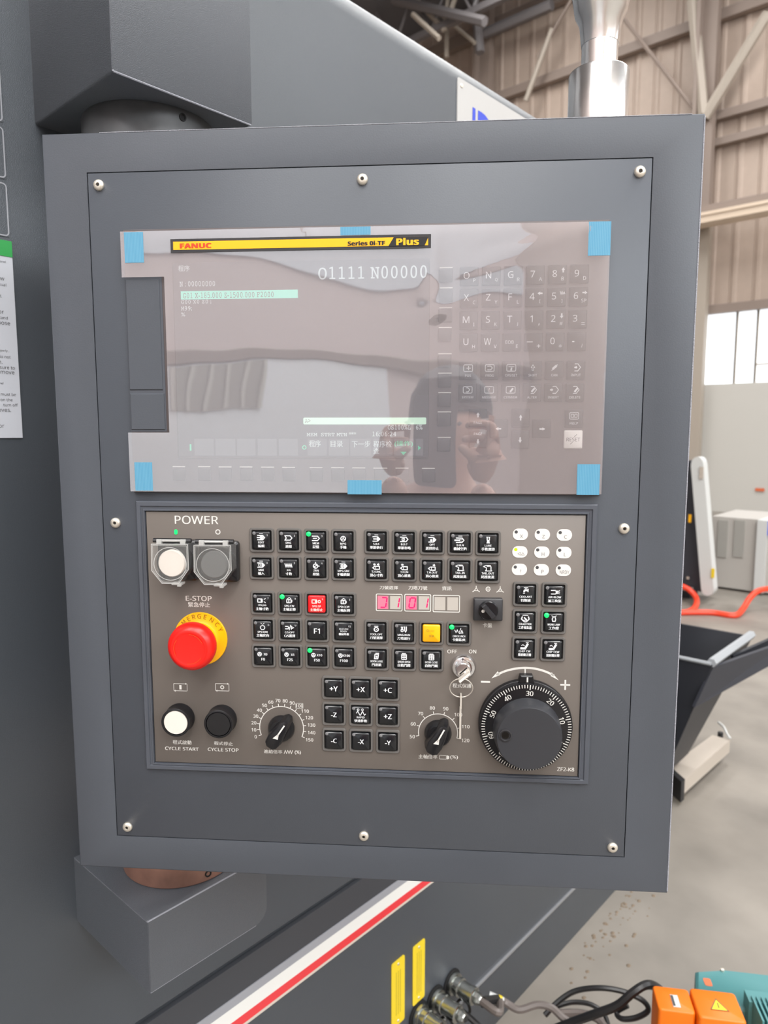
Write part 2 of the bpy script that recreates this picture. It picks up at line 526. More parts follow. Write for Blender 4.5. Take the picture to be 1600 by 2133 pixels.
# right wall, back wall, left wall
wr = structure(MB().box(XR+0.1, (YF+YB)/2, ZR/2, 0.2, YF-YB, ZR).build('wall_right', 'cladding'))
wl = structure(MB().box(XL-0.1, (YF+YB)/2, ZR/2, 0.2, YF-YB, ZR).build('wall_left', 'cladding'))
wb = structure(MB().box((XL+XR)/2, YB-0.1, ZR/2, XR-XL, 0.2, ZR).build('wall_back', 'wall_rear_paint'))
MB().box(3.4, YB+0.03, 1.2, 5.2, 0.06, 2.4).build('door_leaf', 'door_white', wb)
MB().box(-6.3, YB+0.03, 1.2, 12.0, 0.06, 2.4).build('dado', 'wall_paint', wb)
MB().box(3.0, YB+0.05, 2.5, 12.0, 0.1, 0.16).build('girt', 'girt_paint', wb)
wn = structure(MB().box(3.0, YB+0.075, 2.02, 1.2, 0.02, 0.72).build('window_5', 'vent_grey'))
for i in range(6):
    MB().box(2.4+i*0.24, YB+0.1, 2.02, 0.05, 0.03, 0.72).build('window_bar', 'wall_paint', wn)
structure(MB().box(5.4, YB+0.03, 4.9, 7.0, 0.04, 2.2).build('window_6', 'window_dim'))
structure(MB().box(XR-0.03, 1.0, 5.4, 0.04, 9.0, 3.4).build('window_7', 'window_glow'))
structure(MB().box(XR-0.03, 8.6, 7.6, 0.04, 7.6, 3.6).build('window_8', 'window_soft'))  # added out of view so the machine top and bracket mirror something bright
MB().box(XR-0.03, 2, 1.2, 0.06, 18, 2.4).build('dado', 'wall_paint', wr)

# ================================================================== THE LATHE
X0 = -0.8274
YS, YE = -1.3, 2.3
lathe = thing('lathe', 'large dark grey machine tool with a white and red stripe along its lower front', 'machine', (X0, 0.6, 0))
def wbuild(mb, name, mats, par, label=None, **k):
    """mesh given in world coordinates, parented to a thing placed by location only"""
    L = par.matrix_basis.translation.copy()
    p = par.parent
    while p:
        L = L + p.matrix_basis.translation; p = p.parent
    mb.v = [(a-L.x, b-L.y, c-L.z) for a, b, c in mb.v]
    return mb.build(name, mats, par, (0, 0, 0), label, **k)
ZT = 2.082
ra = 0.045
pr = [(X0, 0.161)]
pr += [(X0, 0.489), (X0, 0.5495), (X0-0.004, 0.5505), (X0-0.014, 0.565), (X0-0.012, 0.592), (X0, 0.612), (X0, ZT-ra)]
for i in range(1, 7):
    a = PI/2*i/6
    pr.append((X0-ra+ra*math.cos(a), ZT-ra+ra*math.sin(a)))
pr += [(X0-1.3, ZT), (X0-1.3, 0.161)]
b = MB().loft([[(x, YS, z) for x, z in pr], [(x, YE, z) for x, z in pr]])
wbuild(b, 'body_shell', 'machine_coat', lathe, ang=0.5)
pl0 = [(X0-0.004, 0.0), (X0-0.004, 0.152), (X0-1.3, 0.152), (X0-1.3, 0.0)]
wbuild(MB().loft([[(x, YS+.01, z) for x, z in pl0], [(x, YE-.01, z) for x, z in pl0]]), 'base_plinth', 'machine_coat', lathe)
wbuild(MB().box(X0-0.002, (YS+YE)/2, 0.1575, 0.012, YE-YS, 0.006), 'edge_strip', 'edge_bare', lathe, 'bare bright edge along the plinth')
for (z0, z1, m, nm) in ((0.5345, 0.549, 'stripe_grey', 'grey_stripe'), (0.511, 0.5345, 'stripe_white', 'white_stripe'), (0.4955, 0.511, 'stripe_red', 'red_stripe'), (0.4905, 0.4955, 'stripe_cream', 'cream_line')):
    wbuild(MB().box(X0+0.0012, (YS+YE)/2, (z0+z1)/2, 0.0024, YE-YS, z1-z0), nm, m, lathe)
wbuild(MB().box(X0-0.0058, (YS+YE)/2, 0.5750, 0.014, YE-YS-.01, 0.051), 'dark_band', 'dark_band', lathe)  # shading of the recess above the stripes, put in as a dark strip

# signs on the front
def on_front(px, py): 
    p = at(px, py, 0, X0); return (p.y, p.z)
FM = lambda y, z, o=0.0: Matrix(((0, 0, 1, X0+o), (1, 0, 0, y), (0, 1, 0, z), (0, 0, 0, 1)))   # local x -> world y, local y -> world z, local z -> world +x
sg = thing('safety_sign', 'white safety notice with a green header at the left edge of the photo', 'sign', matrix=FM(0.17, 1.4965, 0.0))
MB().box(0, 0, 0.0006, 0.30, 0.2095, 0.0012).build('sign_board', 'sign_white', sg)
MB().box(0, 0.0965, 0.0014, 0.30, 0.0165, 0.0008).build('header', 'sign_green', sg)
tx = MB()
rows = [(547, 'panel'), (582, 'new'), (594, 'usual'), (617, 'and.'), (651, 'or'), (663, 'stand'), (675, 'moose'), (732, 'properly ,'), (744, 'do not'), (755, 'on.'), (767, 'ensure to'), (777, 'remove'), (799, 'panel'), (822, 'must be'), (833, 'on the'), (844, 'turn off'), (855, 'moves.'), (888, 'or')]
ends = [11, 8, 12, 3, 7, 15, 20, 18, 21, 4, 30, 29, 6, 32, 25, 36, 22, 8]
for (py, t), xe in zip(rows, ends):
    yy, zz = on_front(xe, py)
    vs, fs, a, b2, c, d = text_geo(t)
    h = 0.0032; wd = min(0.055, (b2-a)*h/(d-c))
    tx.text(t, yy-0.17-wd, zz-1.4965-h/2, yy-0.17, zz-1.4965+h/2, 0.0014)
tx.build('lettering', 'ink_dark', sg, smooth=False)
for i, (z0, z1, lb) in enumerate(((1.7225, 1.80, 'uppermost'), (1.6655, 1.7170, 'middle'), (1.6060, 1.6605, 'lowest'))):
    t = thing('outlined_label', '%s of three dark labels outlined in thin white at the left edge' % lb, 'label', matrix=FM(0.2185, (z0+z1)/2, 0.0))
    MB().prism(rrect(0.202, z1-z0+0.002, 0.004), 0, 0.0006).build('label_sheet', 'machine_coat', t)
    MB().ring(rrect(0.2, z1-z0, 0.004), rrect(0.1975, z1-z0-0.0025, 0.003), 0.0006, 0.0010).build('outline', 'stripe_grey', t, smooth=False)
    if i == 2:
        MB().textc('on', 0.084, -0.012, 0.003, 0.0008).build('lettering', 'ink_white', t, smooth=False)
lg = thing('logo_plate', 'white plate with a blue emblem high on the machine front', 'sign', matrix=FM(1.1188+0.25, 1.944, 0.0))
MB().prism(rrect(0.50, 0.20, 0.004), 0, 0.002).build('plate', 'logo_plate', lg)
lm = MB()
y0 = 1.1660-1.3688
lm.poly([(y0, -0.03), (y0+0.010, -0.03), (y0+0.010, 0.062), (y0, 0.062)], 0.0024)
lm.poly([(y0+0.018, -0.03), (y0+0.03, -0.03)]+[(y0+0.03+0.046*math.cos(a), 0.016+0.046*math.sin(a)) for a in [(-90+i*15)*PI/180 for i in range(13)]]+[(y0+0.018, 0.062)], 0.0024)
lm.build('emblem', 'logo_blue', lg, smooth=False)
MB().lathe([(0.004, 0.002), (0.0035, 0.0032), (0, 0.0036)], 12, (-0.238, 0.088)).build('rivet', 'steel_screw', lg)
for i, (ya, yb2, zt, zb, lb) in enumerate(((0.9395, 0.978, 0.384, 0.246, 'nearer'), (1.0035, 1.041, 0.3825, 0.2545, 'farther'))):
    t = thing('yellow_tag', '%s of two narrow yellow tags riveted above the cable connectors' % lb, 'tag', matrix=FM((ya+yb2)/2, (zt+zb)/2, 0.0))
    MB().prism(rrect(yb2-ya, zt-zb, 0.004), 0, 0.0015).build('plate', 'tag_yellow', t)
    q = MB()
    for s in range(3):
        q.seg((-0.006+s*0.006, -0.045), (-0.006+s*0.006, 0.045), 0.0012, 0.0017)
    q.build('lettering', 'tag_ink', t, smooth=False)
    for s in (-1, 1):
        MB().lathe([(0.0028, 0.0015), (0.0022, 0.0028), (0, 0.003)], 10, (0, s*((zt-zb)/2-0.009))).build('rivet', 'steel_screw', t)

dm = MB()
for i in range(70):
    x_ = X0+.03+abs(random.gauss(0, .045)); y_ = random.gauss(1.86, .13); r_ = random.uniform(.002, .006)
    dm.loft([[(x_+r_*math.cos(k*PI/3+i), y_+r_*1.4*math.sin(k*PI/3+i), z_) for k in range(6)] for z_ in (0,)]+[[(x_+r_*.5*math.cos(k*PI/3+i), y_+r_*.6*math.sin(k*PI/3+i), r_*.5) for k in range(6)]])
do = tag(dm.build('floor_debris', 'dirt', None, (0, 0, 0)), 'brown crumbs of dirt scattered on the floor along the machine base', 'dirt')
do['kind'] = 'stuff'
# ---- hinge brackets carrying the console
XB = -0.6551
def bracket(name, label, z0, z1, low, pm):
    t = thing(name, label, 'bracket', (X0, 0.431, (z0+z1)/2))
    yA, yB = 0.352, 0.512
    r = 0.018
    mb = MB()
    def rings(z, inset):
        return [(XB-inset, yA+inset, z), (XB-inset, yB-inset, z), (X0, yB-inset, z), (X0, yA+inset, z)]
    c = 0.0022
    if low:
        # end with rounded lower right corner: profile in (y,z) swept along x
        prf = [(yA, z1), (yA, z0)]
        for i in range(7):
            a = -PI/2+PI/2*i/6
            prf.append((yB-r+r*math.cos(a), z0+r+r*math.sin(a)))
        prf.append((yB, z1))
        mb.loft([[(X0, y, z) for y, z in prf], [(XB-c, y, z) for y, z in prf], [(XB, (y-(yA+yB)/2)*0.985+(yA+yB)/2, (z-(z0+z1)/2)*0.975+(z0+z1)/2) for y, z in prf]])
    else:
        mb.loft([rings(z0, c), rings(z0+c, 0), rings(z1-c, 0), rings(z1, c)])
    wbuild(mb, 'arm_block', 'bracket_coat', t, ang=0.9)
    e_ = .0009  # highlights on the bracket edges, drawn as thin pale tubes
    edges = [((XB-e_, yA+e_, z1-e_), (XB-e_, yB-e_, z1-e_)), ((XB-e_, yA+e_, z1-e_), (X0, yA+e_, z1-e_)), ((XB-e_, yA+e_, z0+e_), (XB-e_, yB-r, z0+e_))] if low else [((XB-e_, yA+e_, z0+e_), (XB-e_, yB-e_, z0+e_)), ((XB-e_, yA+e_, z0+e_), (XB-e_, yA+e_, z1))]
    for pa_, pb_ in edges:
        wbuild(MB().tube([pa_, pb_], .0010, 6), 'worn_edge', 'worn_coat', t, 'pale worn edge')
    cz = (z1, z1+0.075) if low else (z0-0.075, z0)
    ctr = (-0.735, 0.446) if low else (-0.743, 0.440)
    m2 = MB().lathe([(0.0685, cz[0]), (0.070, cz[0]+0.0015), (0.070, cz[1]-0.003), (0.0685, cz[1])], 48, ctr)
    piv = wbuild(m2, 'pivot', pm, t, 'round %s pivot boss' % ('copper-brown' if low else 'dark scuffed'))
    return t, piv, ctr
tb, pv, ctr = bracket('hinge_bracket', 'upper dark grey hinge bracket with a round pivot above the console', 1.73, 2.03, False, 'pivot_dark')
bb, pv2, ctr = bracket('hinge_bracket', 'lower dark grey hinge bracket with a rust-brown pivot under the console', 0.7975, 0.8813, True, 'pivot_copper')
def screw_hole(par, px, py, r, ctr):
    # small dark grub screw on the cylinder surface, found on the ray
    rr = ray(px, py); best = None
    t = 0.3
    while t < 1.5:
        p = CAM+rr*t
        if math.hypot(p.x-ctr[0], p.y-ctr[1]) < 0.0705: best = p; break
        t += 0.0005
    if not best: return
    nrm = Vector((best.x-ctr[0], best.y-ctr[1], 0)).normalized()
    q = nrm.to_track_quat('Z', 'Y').to_matrix().to_4x4()
    q.translation = best - (par.parent.matrix_basis.translation + par.matrix_basis.translation)
    MB().lathe([(r, -0.001), (r, 0.0004), (r*0.7, 0.0006), (r*0.55, -0.0005), (0, -0.0005)], 14).build('grub_screw', 'seam_black', par, matrix=q)
screw_hole(pv, 381, 244, 0.004, (-0.743, 0.440))
screw_hole(pv2, 434, 1820, 0.004, (-0.735, 0.446))

# ================================================================== THE CONSOLE CABINET
cab = thing('console_cabinet', 'dark grey sheet-metal console cabinet holding the screen and the key panels', 'control cabinet', matrix=PM)
UL, UR, VT, VB = -0.0670, 0.4710, 0.2541, -0.3982
SL, SR, ST, SB = -0.0295, 0.4327, 0.2225, -0.3662
cu, cv = (UL+UR)/2, (VT+VB)/2
# housing: front frame ring plus sides and back
hb = MB()
c = 0.0014
hb.loft([[(UL, VB, -0.12), (UR, VB, -0.12), (UR, VT, -0.12), (UL, VT, -0.12)],
         [(UL, VB, -c), (UR, VB, -c), (UR, VT, -c), (UL, VT, -c)],
         [(UL+c*.3, VB+c*.3, -c*.3), (UR-c*.3, VB+c*.3, -c*.3), (UR-c*.3, VT-c*.3, -c*.3), (UL+c*.3, VT-c*.3, -c*.3)],
         [(UL+c, VB+c, 0), (UR-c, VB+c, 0), (UR-c, VT-c, 0), (UL+c, VT-c, 0)],
         [(SL, SB, 0), (SR, SB, 0), (SR, ST, 0), (SL, ST, 0)],
         [(SL, SB, -0.003), (SR, SB, -0.003), (SR, ST, -0.003), (SL, ST, -0.003)]])
hb.build('housing', 'console_coat', cab, ang=0.9)
g = 0.0007
MB().box((SL+SR)/2, (ST+SB)/2, -0.00285, SR-SL, ST-SB, 0.0003).build('seam', 'seam_black', cab, smooth=False)
fp = MB().prism([(SL+g, SB+g), (SR-g, SB+g), (SR-g, ST-g), (SL+g, ST-g)], -0.0026, 0.0, 0.0003).build('front_plate', 'console_coat', cab, ang=0.9)
for (px, py) in ((206, 386), (755, 374), (1333, 358), (241, 1089), (1300, 1101), (266, 1722), (758, 1741), (1276, 1765)):
    u, v = pl(px, py)
    s = MB().lathe([(0.0046, 0), (0.0046, 0.0006), (0.0042, 0.0016), (0.0032, 0.0023), (0.0020, 0.0026), (0.0016, 0.0026), (0.0013, 0.0016), (0, 0.0016)], 20).build('screw', 'steel_screw', cab, (u, v, 0))
    MB().lathe([(0.0013, 0.0), (0.0013, 0.0006), (0, 0.0006)], 6).build('hex_socket', 'steel_dark', s, (0, 0, 0.00125))
MB().tube([(UR-.0004, VB+.002+(VT-VB-.004)*i/60, -.0003+random.uniform(-.0001, .0001)) for i in range(61)], .0007, 6).build('worn_edge', 'worn_coat', cab, label='pale worn right edge')  # cabinet edge highlights put in as pale strips
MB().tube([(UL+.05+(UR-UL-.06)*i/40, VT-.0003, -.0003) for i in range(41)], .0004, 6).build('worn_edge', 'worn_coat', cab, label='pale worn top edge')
# hinge block behind the cabinet, up to the pivots
MB().box(-0.03, cv, -0.15, 0.075, 0.55, 0.06).build('hinge_block', 'bracket_coat', cab)
MB().box(-0.02, cv, -0.2, 0.03, 0.75, 0.05).build('hinge_bar', 'bracket_coat', cab)

# ================================================================== DISPLAY UNIT
disp = thing('display_unit', 'operator display and key unit with a greyish screen under wrinkled protective film', 'display', matrix=PM @ Matrix.Translation((0, 0, 0)))
DL, DR, DT, DB = 0.0010, 0.4000, 0.1752, -0.0452
MB().prism([(DL, DB), (DR, DB), (DR, DT), (DL, DT)], -0.001, 0.0025, 0.0005).build('bezel', 'unit_bezel', disp, ang=0.9)
def P2(px, py, h=0.0):
    return pl(px, py, h)
def box_px(x0, y0, x1, y1, h=0.0025):
    """rectangle in plane coordinates from photo corners"""
    a = pl(x0, y0, h); b = pl(x1, y1, h)
    return a[0], b[1], b[0], a[1]
HZ = 0.0025
ls = pl(365, 548, HZ); le = pl(892, 952, HZ)
scr = MB().prism([(ls[0]-.002, le[1]), (le[0], le[1]), (le[0], ls[1]), (ls[0]-.002, ls[1])], HZ-0.0005, HZ+0.0004).build('lcd_screen', 'lcd_glass', disp, ang=0.9)
ZS = HZ+0.0007
sb = MB()
def ptext(mb, t, x0, y0, x1, y1, z, h=None, res=2, bold=0.0):
    a = pl(x0, y0, z if h is None else h); b = pl(x1, y1, z if h is None else h)
    mb.text(t, a[0], b[1], b[0], a[1], z, res, 0.0, bold)
CUR[0] = 'mono'
t = MB()
ptext(t, 'O1111 N00000', 663, 556, 889, 579, ZS, bold=0.0001)
ptext(t, '程序', 371, 553, 395, 565, ZS)
ptext(t, 'N : 00000000', 374, 586, 448, 596, ZS)
ptext(t, 'G00 X0 Z0 ;', 377, 625, 440, 633, ZS)
ptext(t, 'M99;', 377, 638, 400, 648, ZS)
ptext(t, '%', 377, 651, 386, 659, ZS)
ptext(t, 'OS100%L   6%', 808, 884, 880, 895, ZS, bold=0.00008)
ptext(t, 'MEM  STRT MTN ***', 639, 900, 742, 909, ZS, bold=0.00008)
ptext(t, '16:06:24', 776, 899, 825, 909, ZS, bold=0.00008)
ptext(t, '程序', 644, 917, 668, 931, ZS, bold=0.00012)
ptext(t, '目录', 689, 918, 714, 931, ZS, bold=0.00012)
ptext(t, '下一步', 733, 918, 771, 932, ZS, bold=0.0001)
ptext(t, '程序检', 778, 918, 816, 932, ZS, bold=0.00012)
ptext(t, '查', 778, 933, 790, 945, ZS, bold=0.00012)
t.build('readout', 'screen_text', scr, smooth=False)
t = MB()
ptext(t, '(操作)', 822, 918, 860, 931, ZS, bold=0.0001)
a = pl(834, 941, ZS); b2 = pl(847, 941, ZS); c2 = pl(840.5, 948, ZS); t.poly([a, c2, b2], ZS)
a = pl(871, 928, ZS); b2 = pl(871, 938, ZS); c2 = pl(877, 933, ZS); t.poly([a, b2, c2], ZS)
q = pl(634, 932, ZS); t.arc(q[0], q[1], 0.0015, 0, 2*PI, 0.0008, ZS, 12)
q = pl(397, 932, ZS); t.seg((q[0], q[1]-.002), (q[0], q[1]+.002), 0.0015, ZS)
t.build('readout', 'screen_green', scr, label='green softkey text', smooth=False)
x0, y0, x1, y1 = box_px(377, 607, 621, 621)
MB().poly([(x0, y0), (x1, y0), (x1, y1), (x0, y1)], ZS-0.0001).build('highlight_bar', 'screen_bar', scr, smooth=False)
t = MB(); ptext(t, 'G01 X-185.000 Z-1500.000 F2000', 381, 610, 570, 619, ZS)
t.build('readout', 'unit_bezel', scr, label='dark program text on the cyan bar', smooth=False)
x0, y0, x1, y1 = box_px(632, 870, 888, 884)
MB().prism(rrect(x1-x0, y1-y0, 0.001, 3, (x0+x1)/2, (y0+y1)/2), ZS-0.0003, ZS-0.0001).build('input_bar', 'screen_input', scr, smooth=False)
t = MB(); ptext(t, 'A>', 635, 873, 647, 881, ZS)
t.build('readout', 'unit_bezel', scr, label='prompt in the input bar', smooth=False)
for (a, b2) in ((405, 446), (449, 491), (494, 533), (537, 577), (581, 621), (641, 681), (685, 727), (730, 773), (777, 818), (821, 863), (866, 881)):
    x0, y0, x1, y1 = box_px(a, 914, b2, 949)
    MB().poly([(x0, y0), (x1, y0), (x1, y1), (x0, y1)], ZS-0.00015).build('softkey_field', 'screen_box', scr, smooth=False)
CUR[0] = 'sans'
# card door on the left
for (a, b2, c2, d2) in ((262, 583, 340, 812), (272, 820, 345, 895)):
    x0, y0, x1, y1 = box_px(a, b2, c2, d2)
    MB().prism([(x0, y0), (x1, y0), (x1, y1), (x0, y1)], HZ-0.0003, HZ+0.0012, 0.0005).build('card_door', 'console_coat', disp, smooth=False)
x0, y0, x1, y1 = box_px(261, 578, 348, 899)
MB().box((x0+x1)/2, (y0+y1)/2, HZ+0.0001, x1-x0, y1-y0, 0.0004).build('door_recess', 'frame_grey', disp, smooth=False)
# soft keys
sk = None
def softkey(px, py, lx0, lx1, ly):
    global sk
    u, v = pl(px, py, HZ)
    kk = MB().prism(rrect(0.0112, 0.0108, 0.0008, 2), 0, 0.0016, 0.0005)
    if sk is None:
        sk = kk.build('soft_key', 'unit_key', disp, (u, v, HZ), ang=0.9); o = sk
    else:
        o = share(sk, 'soft_key', disp, (u, v, HZ))
    a = pl(lx0, ly, HZ); b = pl(lx1, ly, HZ)
    MB().seg((a[0]-u, a[1]-v), (b[0]-u, a[1]-v), 0.00085, 0.0004, 0).build('marker_line', 'ink_white', o, smooth=False)
for (y, x0, x1) in ((558, 916, 943), (600, 916, 943), (641.5, 915, 942), (682.5, 914, 941), (737, 913, 941), (777.5, 913, 941), (818, 913, 940), (858, 912, 940), (911, 912, 939)):
    softkey((x0+x1)/2-1, y+16, x0, x1, y)
for (x0, x1, y) in ((360, 386, 972), (413, 438.5, 972), (456, 482.5, 972.5), (500, 526, 972.5), (544, 571, 973), (588, 615, 973.5), (645, 672, 974), (690, 717, 974), (734, 761, 974.5), (778, 807, 975), (824, 851, 975), (879, 906, 975.5)):
    softkey((x0+x1)/2+1, y+16, x0, x1, y)
# alphanumeric keys
def bil(c00, c01, c10, c11, fx, fy):
    return tuple((c00[i]*(1-fx)+c01[i]*fx)*(1-fy)+(c10[i]*(1-fx)+c11[i]*fx)*fy for i in (0, 1))
mk = None
KH = 0.0074
def mdi_key(px, py, draw, name='letter_key', m='unit_key', im='ink_key', label=None):
    global mk
    u, v = pl(px, py, HZ)
    if mk is None or m != 'unit_key':
        o = MB().prism(rrect(0.0150, 0.0150, 0.0010, 3), 0, 0.0018, 0.0006).build(name, m, disp, (u, v, HZ), label, ang=0.9)
        if m == 'unit_key': mk = o
    else:
        o = share(mk, name, disp, (u, v, HZ))
        if label: o['label'] = label
    L = MB(); draw(L, 0.0020)
    L.v = [(x*KH, y*KH, z) for x, y, z in L.v]
    L.build('legend', im, o, smooth=False)
def big_small(a, b, extra=None):
    def d(L, z):
        if a == '-': L.seg((-0.7, 0), (-0.15, 0), 0.09, z)
        elif a == '.': L.seg((-0.45, 0), (-0.35, 0), 0.14, z)
        elif a == 'EOB': L.textc(a, -0.25, 0.0, 0.36, z, 0.95)
        else: L.textc(a, -0.3, 0.08, 0.72, z, 0.8, 3)
        if b == '-': L.seg((0.4, -0.5), (0.7, -0.5), 0.06, z)
        elif b == '=': L.seg((0.4, -0.4), (0.72, -0.4), 0.06, z); L.seg((0.4, -0.58), (0.72, -0.58), 0.06, z)
        elif b == ',': L.seg((0.55, -0.45), (0.5, -0.6), 0.07, z)
        else: L.textc(b, 0.55, -0.45, 0.38, z, 0.55)
        if extra: extra(L, z)
    return d
def arrow(dx, dy, cx=0.6, cy=0.4, s=0.22):
    def d(L, z):
        L.seg((cx-dx*s, cy-dy*s), (cx+dx*s*0.4, cy+dy*s*0.4), 0.16, z, 0)
        px_, py_ = -dy, dx
        L.poly([(cx+dx*s*1.5, cy+dy*s*1.5), (cx+dx*s*0.2+px_*0.19, cy+dy*s*0.2+py_*0.19), (cx+dx*s*0.2-px_*0.19, cy+dy*s*0.2-py_*0.19)], z)
    return d
def zig(L, z):
    L.line([(0.35, 0.55), (0.45, 0.25), (0.55, 0.55), (0.65, 0.25), (0.78, 0.5), (0.85, 0.3)], 0.08, z)
rowsK = [[('O', 'P'), ('N', 'Q'), ('G', 'R'), ('7', 'A'), ('8', 'B', arrow(0, 1)), ('9', 'D')],
         [('X', 'C'), ('Z', 'Y'), ('F', 'L'), ('4', '[', arrow(-1, 0)), ('5', ']', zig), ('6', 'SP', arrow(1, 0))],
         [('M', 'I'), ('S', 'K'), ('T', 'J'), ('1', ','), ('2', '#', arrow(0, -1)), ('3', '=')],
         [('U', 'H'), ('W', 'V'), ('EOB', 'E'), ('-', '+'), ('0', '*'), ('.', '/')]]
c00, c01, c10, c11 = (977.5, 576.5), (1206.5, 571.5), (976, 714), (1201, 712)
for r in range(4):
    for c in range(6):
        px, py = bil(c00, c01, c10, c11, c/5, r/3)
        mdi_key(px, py, big_small(*rowsK[r][c]))
def frame_ic(inner=None, y=0.3):
    def d(L, z):
        L.line(rrect(0.98, 0.72, 0.12, 3, 0, y), 0.075, z, True)
        if inner: inner(L, z)
    return d
def lab(t, h=0.26, y=-0.52, w=1.5):
    return lambda L, z: L.textc(t, 0, y, h, z, w)
def combo(*ds):
    def d(L, z):
        for q in ds: q(L, z)
    return d
def diamond(cx=0.1, cy=0.3, s=0.38):
    return lambda L, z: L.line([(cx-s*.6, cy+s), (cx+s*.25, cy+s), (cx+s, cy), (cx+s*.25, cy-s), (cx-s*.6, cy-s)], 0.08, z)
plus = lambda L, z: L.seg((-0.15, 0.3), (0.25, 0.3), 0.09, z) and L.seg((0.05, 0.12), (0.05, 0.5), 0.09, z)
qm = lambda L, z: L.textc('?', 0, 0.3, 0.45, z)
blk = lambda L, z: L.seg((0.0, 0.15), (0.2, 0.4), 0.2, z)
R5 = [('POS', combo(frame_ic(plus))), ('PROG', frame_ic(lambda L, z: L.line([(-.25, .5), (.1, .5), (.3, .3), (.1, .1), (-.25, .1)], .08, z))),
      ('OFS/SET', frame_ic(lambda L, z: (L.seg((-.3, .42), (.3, .42), .06, z), L.seg((-.02, .1), (.02, .25), .16, z)))),
      ('SHIFT', lambda L, z: L.line([(-.08, .0), (-.08, .32), (-.2, .32), (0, .62), (.2, .32), (.08, .32), (.08, .0)], .06, z, True)),
      ('CAN', lambda L, z: (L.seg((-.28, .0), (.3, .6), .08, z), L.seg((-.1, .22), (.12, .42), .26, z))),
      ('INPUT', combo(diamond(), lambda L, z: arrow(1, 0, -.05, .3, .14)(L, z)))]
R6 = [('SYSTEM', frame_ic(diamond(0.0, .3, .22))), ('MESSAGE', frame_ic(qm)), ('CSTM/GR', frame_ic(blk)),
      ('ALTER', combo(diamond(), blk)), ('INSERT', combo(diamond(.15), lambda L, z: arrow(1, 0, -.25, .3, .14)(L, z))), ('DELETE', combo(diamond(.05), blk))]
c00, c01, c10, c11 = (975, 773), (1199, 771.5), (974, 818), (1197, 818)
for r, R in enumerate((R5, R6)):
    for c in range(6):
        px, py = bil(c00, c01, c10, c11, c/5, r)
        mdi_key(px, py, combo(R[c][1], lab(R[c][0])), 'function_key')
mdi_key(995.5, 871, combo(arrow(0, 1, 0, .3, .22), lab('PAGE', .28, -.5)), 'page_key')
mdi_key(995.5, 915, combo(arrow(0, -1, 0, -.2, .22), lab('PAGE', .28, .6)), 'page_key')
for (px, py, dx, dy) in ((1039, 893, -1, 0), (1084, 871, 0, 1), (1083, 915.5, 0, -1), (1128, 893.5, 1, 0)):
    mdi_key(px, py, arrow(dx, dy, 0, 0, .26), 'cursor_key')
mdi_key(1195, 872, combo(frame_ic(lambda L, z: (L.line(rrect(.28, .36, .05, 2, -.19, .3), .06, z, True), L.line(rrect(.28, .36, .05, 2, .19, .3), .06, z, True))), lab('HELP', .28)), 'help_key')
mdi_key(1193.5, 915.5, lambda L, z: (L.textc('RESET', 0, 0, .4, z, 1.5), L.seg((.1, .3), (.35, .55), .05, z), L.seg((-.3, -.5), (-.1, -.3), .05, z)), 'reset_key', 'reset_key', 'ink_dark', 'white reset key')
# raised panel edge lines on the unit
e = MB()
for (a, b2) in (((360, 552), (372, 950)), ((895, 545), (892, 950)), ((372, 955), (890, 955))):
    p, q = pl(*a, HZ), pl(*b2, HZ)
    e.seg(p, q, 0.0006, HZ+0.0003)
e.build('bezel_groove', 'seam_black', disp, smooth=False)

# ---- protective film with blue pull tabs
film = thing('protective_film', 'clear wrinkled protective film with blue tape tabs over the display', 'film', matrix=PM)
fz = 0.0066
def F(px, py): return pl(px, py, fz)
outline = [F(257, 481), F(1271, 462), F(1246, 1031), F(280, 1022), F(277, 901), F(349, 901), F(343, 577), F(259, 577)]
FL, FR, FT, FB = 0.0, 0.4, (F(257, 481)[1]+F(1271, 462)[1])/2, (F(280, 1022)[1]+F(1246, 1031)[1])/2
NU, NT, NB = F(346, 700)[0], F(300, 577)[1], F(300, 901)[1]
def bumpf(u, v, cu_, cv_, su, sv, a, th=0.0):
    du, dv = u-cu_, v-cv_
    x_ = du*math.cos(th)+dv*math.sin(th); y_ = -du*math.sin(th)+dv*math.cos(th)
    return a*math.exp(-(x_/su)**2-(y_/sv)**2)
k1, k2 = F(905, 560), F(925, 640)
k3, k4 = F(1120, 510), F(640, 478)
def wave(u, v):
    z = 0.00014*math.sin(u*31+v*20+1)+0.00006*math.sin(v*60-u*19)+0.000008*math.sin(u*120+v*75)
    z += bumpf(u, v, k1[0], k1[1], .007, .030, .0006, .1)+bumpf(u, v, k2[0], k2[1], .026, .009, .00035, .35)
    z += bumpf(u, v, k3[0], k3[1], .055, .007, .0005, .30)+bumpf(u, v, k4[0], k4[1], .016, .003, .0003, -.7)
    return z
def patch(mb, u0, u1, v0, v1, st=.0035):
    nu, nv = max(2, int((u1-u0)/st)), max(2, int((v1-v0)/st))
    vs_, fs_ = [], []
    for j in range(nv+1):
        for i in range(nu+1):
            u_ = u0+(u1-u0)*i/nu; v_ = v0+(v1-v0)*j/nv
            vs_.append((u_, v_, fz+wave(u_, v_)))
            if i < nu and j < nv:
                a_ = j*(nu+1)+i
                fs_.append((a_, a_+1, a_+nu+2, a_+nu+1))
    mb.add(vs_, fs_)
fm = MB()
patch(fm, NU, FR, FB, FT); patch(fm, FL, NU, NT, FT); patch(fm, FL, NU, FB, NB)
fm.build('film_sheet', 'clear_film', film, smooth=True, ang=3.0)
